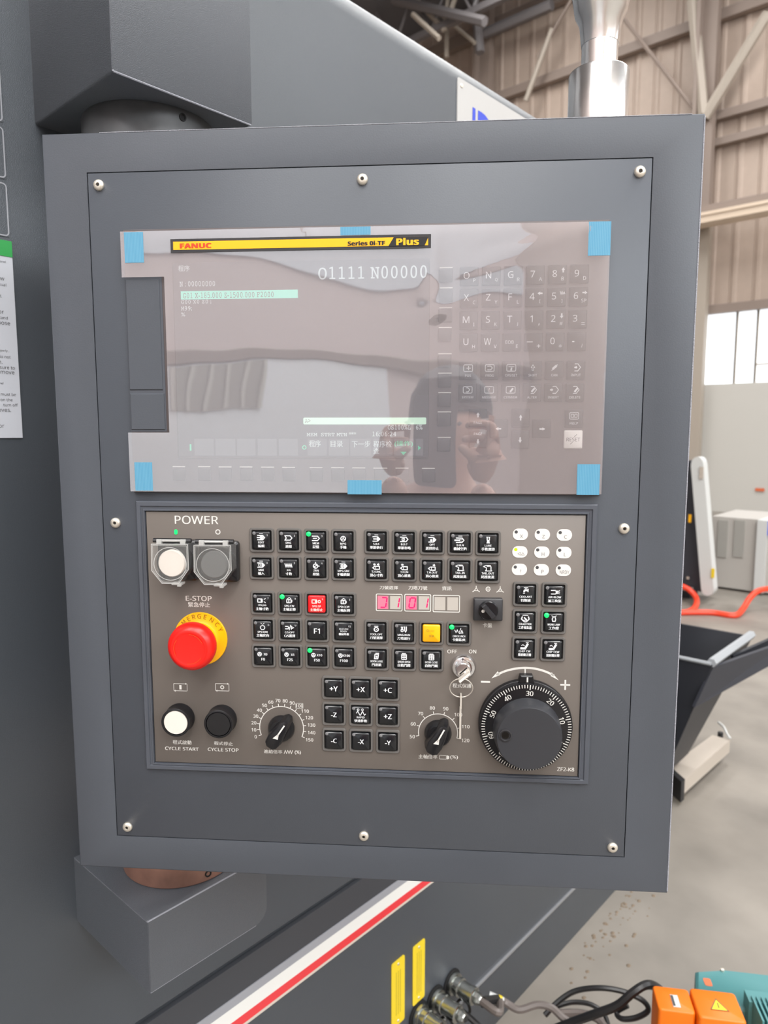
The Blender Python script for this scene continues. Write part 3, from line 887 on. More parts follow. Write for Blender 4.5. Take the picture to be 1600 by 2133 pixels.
for (x0, y0, x1, y1, vert) in ((258, 484, 300, 547, 0), (709, 473, 772, 489, 0), (1227, 462, 1271, 532, 0), (280, 963, 319, 1022, 0), (724, 1000, 795, 1030, 0), (1203, 967, 1248, 1031, 0)):
    a = pl(x0, y0, fz); b2 = pl(x1, y1, fz)
    wd, hh = b2[0]-a[0], a[1]-b2[1]
    o = MB().box(0, 0, 0.0001, wd, hh, 0.0002).build('tape_tab', 'tape_blue', film, ((a[0]+b2[0])/2, (a[1]+b2[1])/2, fz), smooth=False)
    q = MB(); k = int(wd/0.00125)
    for i in range(k):
        q.box(-wd/2+wd*(i+0.5)/k, 0, 0.00022, wd/k*0.45, hh, 0.0001)
    q.build('rib', 'tape_ridge', o, smooth=False)
# ---- yellow brand banner
BZ = fz+0.0004
corn = [pl(355, 497, BZ), pl(898, 489, BZ), pl(898, 518, BZ), pl(356, 525, BZ)]
x0, x1 = corn[0][0], corn[1][0]; y1 = (corn[0][1]+corn[1][1])/2; y0 = (corn[2][1]+corn[3][1])/2
bn = thing('name_banner', 'long yellow and black banner strip across the top of the screen', 'banner', matrix=PM @ Matrix.Translation((0, 0, 0)))
MB().box((x0+x1)/2, (y0+y1)/2, BZ, x1-x0, y1-y0, 0.0006).build('banner_frame', 'plastic_dark', bn, smooth=False)
m = 0.0021
MB().box((x0+x1)/2, (y0+y1)/2, BZ+0.0003, x1-x0-2*m*1.1, y1-y0-2*m, 0.0004).build('banner_face', 'banner_yellow', bn, smooth=False)
zb = BZ+0.0008
H = y1-y0
def bx(px): 
    return x0+(x1-x0)*(px-355)/543.0
CUR[0] = 'bold'
t = MB(); t.text('FANUC', bx(376), y0+H*.30, bx(442), y0+H*.66, zb, 4, 0, 0.00028); t.build('lettering', 'banner_red', bn, label='red lettering', smooth=False)
t = MB(); t.text('Series 0i-TF', bx(728), y0+H*.26, bx(804), y0+H*.58, zb, 3, 0, 0.0002)
t.poly([(bx(811), y0+H*.16), (bx(885), y0+H*.16), (bx(893), y0+H*.80), (bx(822), y0+H*.80)][:2]+[(bx(893), y0+H*.80), (bx(822), y0+H*.80)], zb-0.0001)
t.build('lettering', 'ink_black', bn, label='black lettering and slanted patch', smooth=False)
t = MB(); t.text('Plus', bx(828), y0+H*.22, bx(873), y0+H*.74, zb+0.0001, 4, 0, 0.0003); t.build('lettering', 'banner_yellow', bn, label='yellow lettering on black', smooth=False)

CUR[0] = 'sans'
# ================================================================== OPERATOR PANEL
op = thing('operator_panel', 'machine operator panel with black push keys, knobs, handwheel and red stop button', 'control panel', matrix=PM)
oa, ob_ = pl(289, 1045), pl(1224, 1631)
OL, OT = oa; OR, OB = pl(1244, 1048)[0], ob_[1]
OL = (OL+pl(305, 1598)[0])/2; OR = (OR+ob_[0])/2; OT = (pl(289, 1045)[1]+pl(1244, 1048)[1])/2; OB = (pl(305, 1598)[1]+ob_[1])/2
IL = (pl(308, 1062.5)[0]+pl(323, 1585)[0])/2; IR = (pl(1220, 1072)[0]+pl(1204, 1615)[0])/2
IT = (pl(308, 1062.5)[1]+pl(1220, 1072)[1])/2; IB = (pl(323, 1585)[1]+pl(1204, 1615)[1])/2
def rect(l, b, r, t, z): return [(l, b, z), (r, b, z), (r, t, z), (l, t, z)]
d = 0.004
MB().loft([rect(OL, OB, OR, OT, 0), rect(OL, OB, OR, OT, 0.0032), rect(OL+.0008, OB+.0008, OR-.0008, OT-.0008, 0.0040),
           rect(OL+d, OB+d, OR-d, OT-d, 0.0042), rect(OL+d+.0006, OB+d+.0006, OR-d-.0006, OT-d-.0006, 0.0032),
           rect(IL-.0020, IB-.0020, IR+.0020, IT+.0020, 0.0030), rect(IL-.0014, IB-.0014, IR+.0014, IT+.0014, 0.0042), rect(IL-.0004, IB-.0004, IR+.0004, IT+.0004, 0.0042),
           rect(IL, IB, IR, IT, 0.0018)], False, False).build('panel_frame', 'frame_grey', op, ang=0.5)
MB().box((IL+IR)/2, (IT+IB)/2, 0.0010, IR-IL, IT-IB, 0.0016).build('gap', 'seam_black', op, smooth=False)
MB().prism([(IL+.0006, IB+.0006), (IR-.0006, IB+.0006), (IR-.0006, IT-.0006), (IL+.0006, IT-.0006)], 0.0010, 0.0030, 0.0003).build('faceplate', 'faceplate', op, ang=0.9)
HP = 0.0030     # face of the plate
ZI = HP+0.00012
def Q(px, py, h=HP): return pl(px, py, h)

bez0 = cap0 = led0 = None
CH = 0.0073
def push_key(px, py, draw=None, lit=None, cap='cap_black', label=None, ink='ink_key'):
    global bez0, cap0, led0
    u, v = Q(px, py)
    if bez0 is None:
        mb = MB()
        n = 4
        ro = lambda s_, r_, z_: [(x, y, z_) for x, y in rrect(s_, s_, r_, n)]
        mb.loft([ro(.0212, .0024, 0), ro(.0212, .0024, .0012), ro(.0204, .0022, .0019), ro(.0178, .0014, .0019), ro(.0174, .0012, .0013), ro(.0172, .0012, .0002)], False, False)
        mb.mt(1).poly([(x, y) for x, y in rrect(.0172, .0172, .0012, n)], 0.0002)
        bez0 = mb.build('push_key', ['bezel_rubber', 'well_black'], op, (u, v, HP), ang=0.7); o = bez0
    else:
        o = share(bez0, 'push_key', op, (u, v, HP))
    if label: o['label'] = label
    cm = MB()
    if cap == 'cap_black' and cap0 is not None:
        kc = share(cap0, 'key_cap', o, (0, 0, 0))
    else:
        cm.prism(rrect(.0150, .0150, .0014, 4), 0.0003, 0.0032, 0.0008)
        kc = cm.build('key_cap', cap, o, (0, 0, 0), ang=0.7)
        if cap == 'cap_black': cap0 = kc
    if lit:
        MB().lathe([(.0021, 0), (.0021, .0005), (.0012, .0012), (0, .0014)], 14).build('indicator_lamp', lit, o, (-.0062, .0062, .0030))
    elif cap == 'cap_black':
        if led0 is None:
            led0 = MB().lathe([(.0015, 0), (.0015, .0002), (.0008, .0005), (0, .0006)], 12).build('indicator_lamp', 'led_off', o, (-.0062, .0062, .0030))
        else:
            share(led0, 'indicator_lamp', o, (-.0062, .0062, .0030))
    if draw:
        L = MB(); draw(L, 0.00332)
        L.v = [(x*CH, y*CH, z) for x, y, z in L.v]
        L.build('legend', ink, o, smooth=False)
    return o
W = 0.115
def ic(fn): return fn
def P_(pts, closed=False, w_=W): return lambda L, z: L.line(pts, w_, z, closed)
def C_(cx, cy, r, w_=W, n=16): return lambda L, z: L.arc(cx, cy, r, 0, 2*PI, w_, z, n)
def D_(cx, cy, r): return lambda L, z: L.poly(circ(r, 14, cx, cy), z)
def B_(pts): return lambda L, z: L.poly(pts, z)
def two(a, b, c_=None):
    def d(L, z):
        L.textc(a, 0, -0.24, 0.24, z, 1.45, 1, 0, .008)
        if b: L.textc(b, 0, -0.66, 0.36, z, 1.5, 1, 0, 0.014)
        if c_: L.textc(c_, 0.72, 0.62, 0.2, z, .3, 1)
    return d
YI = 0.34
wheel = lambda cx, cy, r: combo(C_(cx, cy, r), *[P_([(cx, cy), (cx+r*math.cos(a), cy+r*math.sin(a))]) for a in (PI/2, PI/2+2*PI/3, PI/2+4*PI/3)])
pent = P_([(-.45, YI+.26), (.2, YI+.26), (.42, YI), (.2, YI-.26), (-.45, YI-.26)])
pentf = combo(P_([(-.4, YI+.26), (.12, YI+.26), (.12, YI-.26), (-.4, YI-.26)]), B_([(.15, YI+.3), (.2, YI+.3), (.48, YI), (.2, YI-.3), (.15, YI-.3)]))
topbar = P_([(-.2, .82), (.2, .82)], w_=.06)
i_edit = combo(P_([(-.4, YI+.26), (.2, YI+.26), (.42, YI), (.2, YI-.26), (-.4, YI-.26)]), P_([(-.45, YI), (-.05, YI)], w_=.14), P_([(-.1, YI+.18), (.08, YI), (-.1, YI-.18)]), P_([(.08, YI+.18), (.24, YI), (.08, YI-.18)]))
i_dnc = P_([(-.42, YI+.26), (.2, YI+.26), (.42, YI), (.2, YI-.26), (-.42, YI-.26), (-.26, YI)], True)
i_mem = combo(P_([(-.42, YI+.26), (.2, YI+.26), (.42, YI), (.2, YI-.26), (-.42, YI-.26)]), P_([(-.3, YI), (.1, YI)]))
i_mpg = wheel(0, YI, .28)
i_mdi = combo(pentf, P_(rrect(.24, .24, .02, 1, -.18, YI), True, .07))
i_jog = P_([(-.42, YI+.2), (-.3, YI-.2), (-.18, YI+.2), (-.06, YI-.2), (.06, YI+.2), (.18, YI-.2), (.3, YI+.2), (.4, YI-.2)])
i_zrn = combo(C_(-.05, YI-.04, .26), B_([(-.05, YI-.04), (.2, YI-.04), (.1, YI+.2), (-.05, YI+.24)]), B_([(-.05, YI-.04), (-.3, YI-.04), (-.2, YI-.24), (-.05, YI-.3)]), P_([(-.05, YI+.4), (-.05, YI+.2)]), P_([(.2, YI-.04), (.38, YI-.04)]))
i_mps = combo(pentf, wheel(-.15, YI, .14))
i_sbk = combo(pentf, P_([(-.3, YI), (.05, YI)], w_=.14))
i_bdt = combo(pent, P_(rrect(.3, .24, .02, 1, -.12, YI), True, .07), P_([(-.2, YI-.08), (-.04, YI+.08)], w_=.06))
i_opt = combo(pentf, D_(-.12, YI-.04, .14))
i_drn = combo(pent, P_([(-.6, YI), (-.1, YI)], w_=.18), P_([(-.1, YI+.1), (.2, YI+.1)], w_=.06), P_([(-.1, YI-.1), (.2, YI-.1)], w_=.06))
i_lub = combo(B_([(-.2, .02), (.2, .02), (.1, .4), (-.1, .4)]), P_([(-.12, .7), (-.12, .4)]), P_([(.12, .7), (.12, .4)]), P_([(-.2, .76), (.2, .76)], w_=.06))
quill = combo(P_([(-.42, .22), (-.2, .4), (.36, .4), (.36, .04), (-.2, .04)], True, .12), P_([(-.08, .4), (-.08, .04)], w_=.06))
a_l = lambda L, z: arrow(-1, 0, -.2, .62, .12)(L, z)
a_r = lambda L, z: arrow(1, 0, .2, .62, .12)(L, z)
tailst = combo(P_([(-.5, .56), (-.25, .68), (.28, .68), (.36, .5), (.36, .1), (.44, .1), (.44, .04), (-.26, .04), (-.26, .12), (-.16, .12), (-.16, .42), (-.25, .44)], True, .1), P_([(-.1, .58), (.2, .58)], w_=.06))
chuck = combo(P_(rrect(.42, .4, .03, 1, -.32, YI), True), B_([(-.1, YI+.26), (.0, YI+.26), (.08, YI+.16), (.08, YI-.16), (0, YI-.26), (-.1, YI-.26)]))
chuckb = combo(P_(rrect(.5, .4, .03, 1, -.05, YI), True), P_([(-.05, YI+.2), (-.05, YI-.2)]), B_([(.15, YI+.2), (.28, YI+.2), (.36, YI+.1), (.36, YI-.1), (.28, YI-.2), (.15, YI-.2)]), P_([(-.2, YI+.3), (0, YI+.44), (.2, YI+.3)], w_=.07))
i_ori = combo(lambda L, z: L.arc(0, YI-.05, .26, PI*.62, PI*2.38, .1, z, 16), B_([(-.08, YI+.3), (.08, YI+.3), (0, YI+.12)]), P_([(-.2, YI+.5), (-.1, YI+.42)], w_=.06), P_([(.2, YI+.5), (.1, YI+.42)], w_=.06))
i_cs = combo(P_([(-.5, YI+.15), (-.2, YI+.15), (-.1, YI), (-.2, YI-.15), (-.5, YI-.15)]), P_([(-.05, YI-.3), (.1, YI+.3)], w_=.07), B_([(.15, YI+.24), (.25, YI+.24), (.25, YI-.24), (.15, YI-.24)]), P_([(.3, YI+.1), (.5, YI)], w_=.07), P_([(.3, YI-.1), (.5, YI)], w_=.07))
i_tool = combo(C_(0, .36, .24, .14), D_(0, .36, .06), P_([(-.2, .74), (.2, .74)], w_=.1))
i_mag = combo(C_(-.2, .28, .13), P_([(-.3, .72), (-.1, .44)]), P_([(-.1, .72), (-.3, .44)]), P_([(.1, .74), (.1, .3), (.2, .12), (.3, .3), (.3, .74)]))
i_uncl = combo(P_([(-.35, .2), (-.2, .55), (-.1, .25)], w_=.08), P_([(-.35, .2), (-.5, .5)], w_=.08), P_([(.0, .15), (.2, .7)], w_=.07), P_([(.2, .15), (.32, .5), (.46, .15)], True, .08), P_([(.05, .08), (.2, .15)], w_=.08))
i_door1 = combo(P_([(-.26, .08), (.14, .08), (.22, .62), (-.2, .62)], True), B_([(-.12, .2), (.06, .2), (.1, .45), (-.1, .45)]), P_([(-.1, .75), (.25, .75)], w_=.09))
i_door2 = combo(P_(rrect(.56, .6, .03, 1, 0, .36), True), P_([(0, .08), (0, .66)], w_=.07), P_([(-.2, .3), (-.1, .3)], w_=.14), P_([(.1, .3), (.2, .3)], w_=.14), P_([(-.26, .5), (.26, .5)], w_=.1), P_([(-.2, .78), (.2, .78)], w_=.07))
i_tap = combo(P_([(-.2, .82), (.2, .82)], w_=.1), P_([(0, .82), (0, .6)]), B_([(-.2, .62), (.18, .62), (.18, .68), (.3, .68), (.3, .32), (.18, .32), (.18, .42), (-.08, .42), (-.12, .3), (-.3, .3), (-.28, .5)]), P_([(-.3, .18), (-.14, .18)], w_=.08))
i_air = combo(P_([(-.4, .56), (.05, .56), (.16, .44), (.16, .26), (.05, .14), (-.4, .14)]), P_([(.3, .45), (.55, .54)], w_=.07), P_([(.3, .35), (.55, .35)], w_=.07), P_([(.3, .25), (.55, .16)], w_=.07), P_([(.24, .5), (.24, .2)]))
i_coll = combo(P_([(-.36, .6), (-.44, .36), (-.25, .16), (-.1, .04), (.1, .04), (.25, .16), (.44, .36), (.36, .6)], w_=.14), P_([(-.1, .5), (.1, .3)], w_=.16), P_([(-.2, .22), (.2, .22)], w_=.08), P_([(-.3, .8), (.3, .8)], w_=.07))
i_lamp = combo(P_([(-.1, .68), (-.2, .4), (-.14, .14), (.14, .14), (.2, .4), (.1, .68)], True), P_([(-.25, .8), (-.1, .68)], w_=.07), P_([(.25, .8), (.1, .68)], w_=.07))
i_chip = combo(P_([(-.4, .1), (.05, .1), (.32, .6)], w_=.24), P_([(-.35, .45), (-.2, .55), (-.05, .42)], w_=.08), P_([(.15, .8), (.42, .8)], w_=.08))
def bigt(t_, h=.62): return lambda L, z: L.textc(t_, 0.02, -0.02, h*(.9 if t_[0] == '-' else 1), z, 1.35, 3, 0, .022)
def feed(a, b): return combo(wheel(-.42, .28, .22), lambda L, z: L.textc(a, .3, .28, .28, z, .85, 2, 0, .012), lambda L, z: L.textc(b, 0, -.34, .32, z, 1.2, 2, 0, .012))

def grid(c00, c01, c10, c11, rows, nr=None):
    nr = nr or len(rows)
    for r, R in enumerate(rows):
        for c, it in enumerate(R):
            if it is None: continue
            nc = max(len(R), 2)
            fx = c/(nc-1); fy = r/(nr-1)
            px, py = bil(c00, c01, c10, c11, fx, fy)
            push_key(px, py, **it)
def K(d, **k): return dict(draw=d, **k)
grid((546, 1124.5), (716, 1127), (546, 1181.5), (716.5, 1183.5), [
    [K(combo(i_edit, topbar, two('EDIT', '編輯', '1'))), K(combo(i_dnc, two('DNC', '連線', '2'))), K(combo(i_mem, two('MEM', '記憶', '3')), lit='led_green', label='push key with a lit green lamp'), K(combo(i_mpg, two('MPG', '手輪')))],
    [K(combo(i_mdi, topbar, two('MDI', '輸入', '4'))), K(combo(i_jog, two('JOG', '寸動', '5'))), K(combo(i_zrn, two('ZRN', '原點', '6'))), K(combo(i_mps, topbar, two('MPG.SIM', '手輪模擬')))]])
grid((784.7, 1127.5), (1016.5, 1131), (784.7, 1185), (1015.7, 1188.5), [
    [K(combo(i_sbk, topbar, two('S.B.K', '單節執行'))), K(combo(i_bdt, topbar, two('B.D.T', '單節忽略'))), K(combo(i_opt, topbar, two('OPT', '選擇停止'))), K(combo(i_drn, topbar, two('D.R.N', '機械空跑'))), K(combo(i_lub, two('LUBE', '手動潤滑')))],
    [K(combo(quill, a_l, a_r, two('T.H.INC', '頂心寸動'))), K(combo(quill, a_l, two('T.H.IN', '頂心前進'))), K(combo(quill, a_r, two('T.H.OUT', '頂心後退'))), K(combo(tailst, two('TAIL.IN', '尾座前進'))), K(combo(tailst, two('TAIL.OUT', '尾座後退')))]])
grid((548, 1255), (717, 1258), (550, 1365), (717.5, 1368), [
    [K(combo(chuck, P_([(.25, .2), (.4, .1)], w_=.08), P_([(.25, .5), (.4, .6)], w_=.08), two('SPD.JOG', '主軸寸動', '7'))), K(combo(chuckb, two('SPD.CW', '主軸正轉', '8')), lit='led_green', label='push key with a lit green lamp'),
     K(combo(chuck, C_(.34, YI, .14), two('SPD.SP', '主軸停止', '9')), cap='cap_red', label='red lit push key', ink='ink_white'), K(combo(chuckb, two('SPD.CCW', '主軸反轉', 'E')))],
    [K(combo(i_ori, two('SPD.ORI', '主軸定向', 'O'))), K(combo(i_cs, two('C/S.OPT', 'C/S選擇', 'U'))), K(bigt('F1')), K(combo(lambda L, z: (L.textc('MACHINE', 0, .28, .2, z, 1.1, 1), L.textc('READY', 0, -.0, .2, z, .8, 1), L.textc('機械準備', 0, -.34, .3, z, 1.2, 1, 0, .012), L.textc('F2', .7, .62, .2, z, .3, 1))))],
    [K(feed('X0', 'F0')), K(feed('X1', 'F25')), K(feed('X10', 'F50'), lit='led_green', label='push key with a lit green lamp'), K(feed('X100', 'F100'))]])
grid((784.5, 1315), (956, 1319), (785.3, 1371), (955.5, 1374), [
    [K(combo(i_tool, two('TOOL.OPT', '刀號選擇'))), K(combo(i_mag, two('MAG.RUN', '刀塔運行'))),
     K(lambda L, z: (L.textc('RESET', 0, .3, .2, z, .8, 1), L.textc('復歸', 0, -.3, .3, z, 1.0, 1), L.arc(-.45, .35, .12, .5, 5.5, .05, z, 10)), cap='cap_yellow', label='yellow lit push key', ink='tag_ink'),
     K(combo(i_uncl, two('CHUCK.UNCH', '卡盤鬆/夾')), lit='led_green', label='push key with a lit green lamp')],
    [K(combo(i_door1, two('DOOR LOCK', '門連鎖'))), K(combo(i_door2, two('DOOR OPEN', '自動門開'))), K(combo(i_door2, two('DOOR CLOSE', '自動門關'))), None]])
grid((1094.5, 1237), (1154.5, 1238), (1092, 1350), (1150.7, 1351.3), [
    [K(combo(i_tap, two('COOLANT', '切削液'))), K(combo(i_air, two('AIR BLOW', '加工吹氣')))],
    [K(combo(i_coll, two('COLLECTOR', '工件收集器'))), K(combo(i_lamp, two('WORK LAMP', '工作燈')), lit='led_green', label='push key with a lit green lamp')],
    [K(combo(i_chip, two('CHIP CW', '排屑機正轉'))), K(combo(i_chip, two('CHIP CCW', '排屑機反轉')))]])
i_rap = combo(P_([(-.5, .3), (-.35, .55), (-.1, .05), (0, .05), (.22, .55), (.45, .05), (.6, .2)], w_=.09), C_(-.3, .72, .11, .08), C_(.22, .72, .11, .08))
grid((696, 1431.6), (808, 1434.7), (696.5, 1539.5), (808.3, 1543.5), [
    [K(bigt('+Y')), K(bigt('+X')), K(bigt('+C'))], [K(bigt('-Z')), K(combo(i_rap, two('RAPID', '快速移動'))), K(bigt('+Z'))], [K(bigt('-C')), K(bigt('-X')), K(bigt('-Y'))]])
# pill indicators
pillt = [['X', 'Z', 'C'], ['◁△', 'H', 'L'], ['?', 'P', 'NRDY']]
for r in range(3):
    for c in range(3):
        px, py = bil((1084, 1113), (1175.6, 1114.3), (1082, 1186), (1173.5, 1187.7), c/2, r/2)
        u, v = Q(px, py)
        o = MB().prism(rrect(.0127, .0098, .0046, 6), 0, 0.0003).build('status_pill', 'pill_white', op, (u, v, HP), smooth=False)
        MB().poly(circ(.0014, 12, -.0035, .0020), 0.0004).build('status_lamp', 'led_lime' if (r, c) == (1, 0) else 'ink_dark', o, label='lit lime lamp' if (r, c) == (1, 0) else None, smooth=False)
        L = MB(); L.textc(pillt[r][c], .0010, -.0016, .0030, 0.0004, .008)
        L.build('legend', 'led_off', o, smooth=False)
# seven-segment displays
SEG = {'a': ((0, 1), (1, 1)), 'b': ((1, 1), (1, .5)), 'c': ((1, .5), (1, 0)), 'd': ((0, 0), (1, 0)), 'e': ((0, .5), (0, 0)), 'f': ((0, 1), (0, .5)), 'g': ((0, .5), (1, .5))}
for (x0_, y0_, x1_, y1_, dg) in ((783, 1236.5, 838.4, 1273.5, ('', 'bc')), (842.5, 1237, 898, 1274.5, ('abcdef', 'bc')), (901.6, 1239, 958, 1276, ('', ''))):
    a = Q(x0_, y0_); b2 = Q(x1_, y1_)
    cx_, cy_, wd, hh = (a[0]+b2[0])/2, (a[1]+b2[1])/2, b2[0]-a[0], a[1]-b2[1]
    if x0_ == 783: dg = ('abcd', 'bc')
    o = MB().ring(rrect(wd, hh, .0012), rrect(wd-.0013, hh-.0013, .0007), 0, 0.0002).build('digit_display', 'ink_white', op, (cx_, cy_, HP), smooth=False)
    for k in (0, 1):
        ux = (-1 if k == 0 else 1)*wd*.235
        MB().box(ux, 0, 0.0001, wd*.40, hh*.76, 0.0002).build('digit_window', 'digit_lit_window' if (dg[k] and len(dg[k]) > 2) else 'digit_window', o, smooth=False)
        if dg[k]:
            S = MB()
            for ch in dg[k]:
                (ax, ay), (bx_, by_) = SEG[ch]
                f = lambda X, Y: (ux+(X-.5)*wd*.2+(Y-.5)*wd*.06+wd*.03, (Y-.5)*hh*.56)
                S.seg(f(ax, ay), f(bx_, by_), .0011, 0.0003, -0.3)
            S.build('lit_segments', 'segment_red', o, label='lit pink-red digit', smooth=False)
# plate lettering
def letter(t_, x0_, y0_, x1_, y1_, bold=0.00006, res=2):
    u0, v1 = Q(x0_, y0_); u1, v0 = Q(x1_, y1_)
    L = MB(); L.text(t_, -(u1-u0)/2, -(v1-v0)/2, (u1-u0)/2, (v1-v0)/2, 0, res, 0, bold)
    return L.build('lettering', 'ink_white', op, ((u0+u1)/2, (v0+v1)/2, ZI), smooth=False)
letter('POWER', 364, 1074, 455, 1092, 0.00008, 4)
letter('E-STOP', 387, 1241, 441, 1252, 0.0001, 3)
letter('緊急停止', 392, 1254, 438, 1265)
letter('刀號選擇', 791, 1220, 829, 1228); letter('刀塔刀號', 851, 1220, 890, 1229); letter('資訊', 921, 1221, 941, 1230)
letter('卡盤', 1006, 1297, 1025, 1307)
letter('OFF', 932, 1353, 952, 1361); letter('ON', 977, 1353, 992, 1361)
letter('程式保護', 943, 1423, 982, 1433)
letter('程式啟動', 360, 1541, 399, 1551); letter('CYCLE START', 344, 1555, 414, 1564)
letter('程式停止', 446, 1544, 485, 1553); letter('CYCLE STOP', 433, 1557, 497, 1566)
letter('進給倍率', 550, 1561, 588, 1570); letter('(%)', 614, 1563, 627, 1572)
letter('主軸倍率', 872, 1571, 911, 1581); letter('(%)', 938, 1573, 954, 1582)
letter('ZF2-K8', 1161, 1598, 1196, 1607)
S = MB(); a = Q(592, 1566)
S.line([(a[0]+i*.0011, a[1]+(.0016 if i % 2 else -.0016)) for i in range(8)], .0005, ZI)
a = Q(918, 1577); S.line(rrect(.0060, .0034, .0003, 1, a[0]+.002, a[1]), .0004, ZI, True); S.poly([(a[0]+.0055, a[1]+.002), (a[0]+.0075, a[1]+.0012), (a[0]+.0075, a[1]-.0012), (a[0]+.0055, a[1]-.002)], ZI)
# power marks, cycle marks
a = Q(454, 1108); S.arc(a[0], a[1], .0019, 0, 2*PI, .0009, ZI, 16)
for (px, kind) in ((376, 0), (463, 1)):
    a = Q(px, 1431.5)
    S.line(rrect(.0122, .0066, .0002, 1, a[0], a[1]), .0004, ZI, True)
    if kind == 0: S.seg((a[0], a[1]-.0010), (a[0], a[1]+.0010), .0020, ZI)
    else: S.arc(a[0], a[1], .0014, 0, 2*PI, .0009, ZI, 14)
    S.poly([(a[0]+.0045, a[1]+.0042), (a[0]+.0062, a[1]+.0033), (a[0]+.0045, a[1]+.0024)], ZI); S.poly([(a[0]-.0045, a[1]-.0042), (a[0]-.0062, a[1]-.0033), (a[0]-.0045, a[1]-.0024)], ZI)
# chuck state symbols
for (px, py, kd) in ((992, 1227, 0), (1017, 1227, 1), (1042, 1228, 0)):
    a = Q(px, py)
    if kd == 0:
        S.line([(a[0], a[1]+.0012), (a[0]-.0016, a[1]-.0014), (a[0]+.0016, a[1]-.0014)], .0006, ZI, True)
        S.seg((a[0], a[1]+.0012), (a[0], a[1]+.0026), .0007, ZI); S.seg((a[0]-.0016, a[1]-.0014), (a[0]-.0028, a[1]-.0022), .0007, ZI); S.seg((a[0]+.0016, a[1]-.0014), (a[0]+.0028, a[1]-.0022), .0007, ZI)
    else:
        S.arc(a[0], a[1], .0018, .6, 5.6, .0008, ZI, 12); S.seg((a[0]-.0006, a[1]), (a[0]+.002, a[1]), .0006, ZI)
S.build('symbols', 'ink_white', op, smooth=False)
a = Q(366.5, 1108)
MB().prism(rrect(.0026, .0044, .0012, 4), 0, .0004).build('power_lamp', 'led_green', op, (a[0], a[1], HP), label='lit green power lamp')

# override dials
def dial(cx, cy, rp, vals, a_first, step, rn, sizes, pa, kbx):
    a = Q(cx, cy)
    k = 0.62/F_PX*0.985
    R = rp*k
    L = MB()
    n_ = len(vals)
    a_last = a_first-step*(n_-1)
    L.arc(0, 0, R, math.radians(a_first), math.radians(a_last), .0007, 0, 40)
    for i, vl in enumerate(vals):
        th = math.radians(a_first-step*i)
        L.seg((R*math.cos(th), R*math.sin(th)), ((R+.0022)*math.cos(th), (R+.0022)*math.sin(th)), .0006, 0)
        rr_ = R+rn*(1.0+0.35*abs(math.cos(th)) if len(vl) > 2 else 1.0)
        L.textc(vl, rr_*math.cos(th), rr_*math.sin(th), .0031, 0, None, 1, 0, .00005)
        if vl == '100' and n_ > 10:
            L.line(rrect(.0064, .0046, .0002, 1, rr_*math.cos(th), rr_*math.sin(th)), .0003, 0, True)
    L.build('dial_scale', 'ink_white', op, (a[0], a[1], ZI), smooth=False)
    # pointer knob
    kb = MB().lathe([(.0118, 0), (.0120, .0015), (.0112, .005), (.0100, .0075), (.0092, .0085), (0, .0088)], 32)
    kn = kb.build('override_knob', 'plastic_black', op, (a[0], a[1], HP))
    pa = math.radians(pa)
    bar = []
    for z_, s_ in ((.001, 1.0), (.012, .96), (.0158, .88), (.0166, .74)):
        pts = []
        for (x, y) in ((.0152, .0018), (.0120, .0044), (.003, .0062), (-.006, .0074), (-.0132, .0062), (-.0160, .0030), (-.0160, -.0030), (-.0132, -.0062), (-.006, -.0074), (.003, -.0062), (.0120, -.0044), (.0152, -.0018)):
            x *= s_; y *= s_
            pts.append((x*math.cos(pa)-y*math.sin(pa), x*math.sin(pa)+y*math.cos(pa), z_))
        bar.append(pts)
    MB().loft(bar[::1]).build('grip', 'plastic_black', kn, ang=0.7)
    f = lambda x, y: (x*math.cos(pa)-y*math.sin(pa), x*math.sin(pa)+y*math.cos(pa))
    L = MB(); L.seg(f(-.001, 0), f(.0105, 0), .0013, .01672); L.poly([f(-.0045, .0022), f(-.0030, -.0022), f(.001, -.0006), f(.001, .0006)], .01672)
    L.build('pointer_mark', 'ink_white', kn, smooth=False)
dial(586.7, 1516, 48, [str(i*10) for i in range(16)], 201, 14.9, .0055, None, 56, 0)
dial(912.5, 1526, 41.5, ['50', '60', '70', '80', '90', '100', '110', '120'], 191, 29.4, .0058, None, 62, 0)
# small rotary selector
a = Q(1016, 1267)
o = MB().prism(rrect(.0245, .0190, .0008, 2), 0, .0060, .0008).build('chuck_selector', 'plastic_dark', op, (a[0], a[1], HP), ang=0.7)
MB().lathe([(.0082, .0060), (.0082, .0085), (.0075, .0092), (0, .0094)], 28).build('knob', 'plastic_black', o, (0.0, 0.0, 0))
th = math.radians(-50)
MB().loft([[(x*math.cos(th)-y*math.sin(th), x*math.sin(th)+y*math.cos(th), z_) for x, y in ((.0076*s_, .0020*s_), (-.0076*s_, .0020*s_), (-.0076*s_, -.0020*s_), (.0076*s_, -.0020*s_))] for z_, s_ in ((.009, 1), (.0128, .92), (.0134, .8))]).build('grip', 'plastic_dark', o, ang=0.5)
MB().poly(circ(.0014, 14, -.0045, -.0002), .0096).build('white_dot', 'ink_white', o, smooth=False)

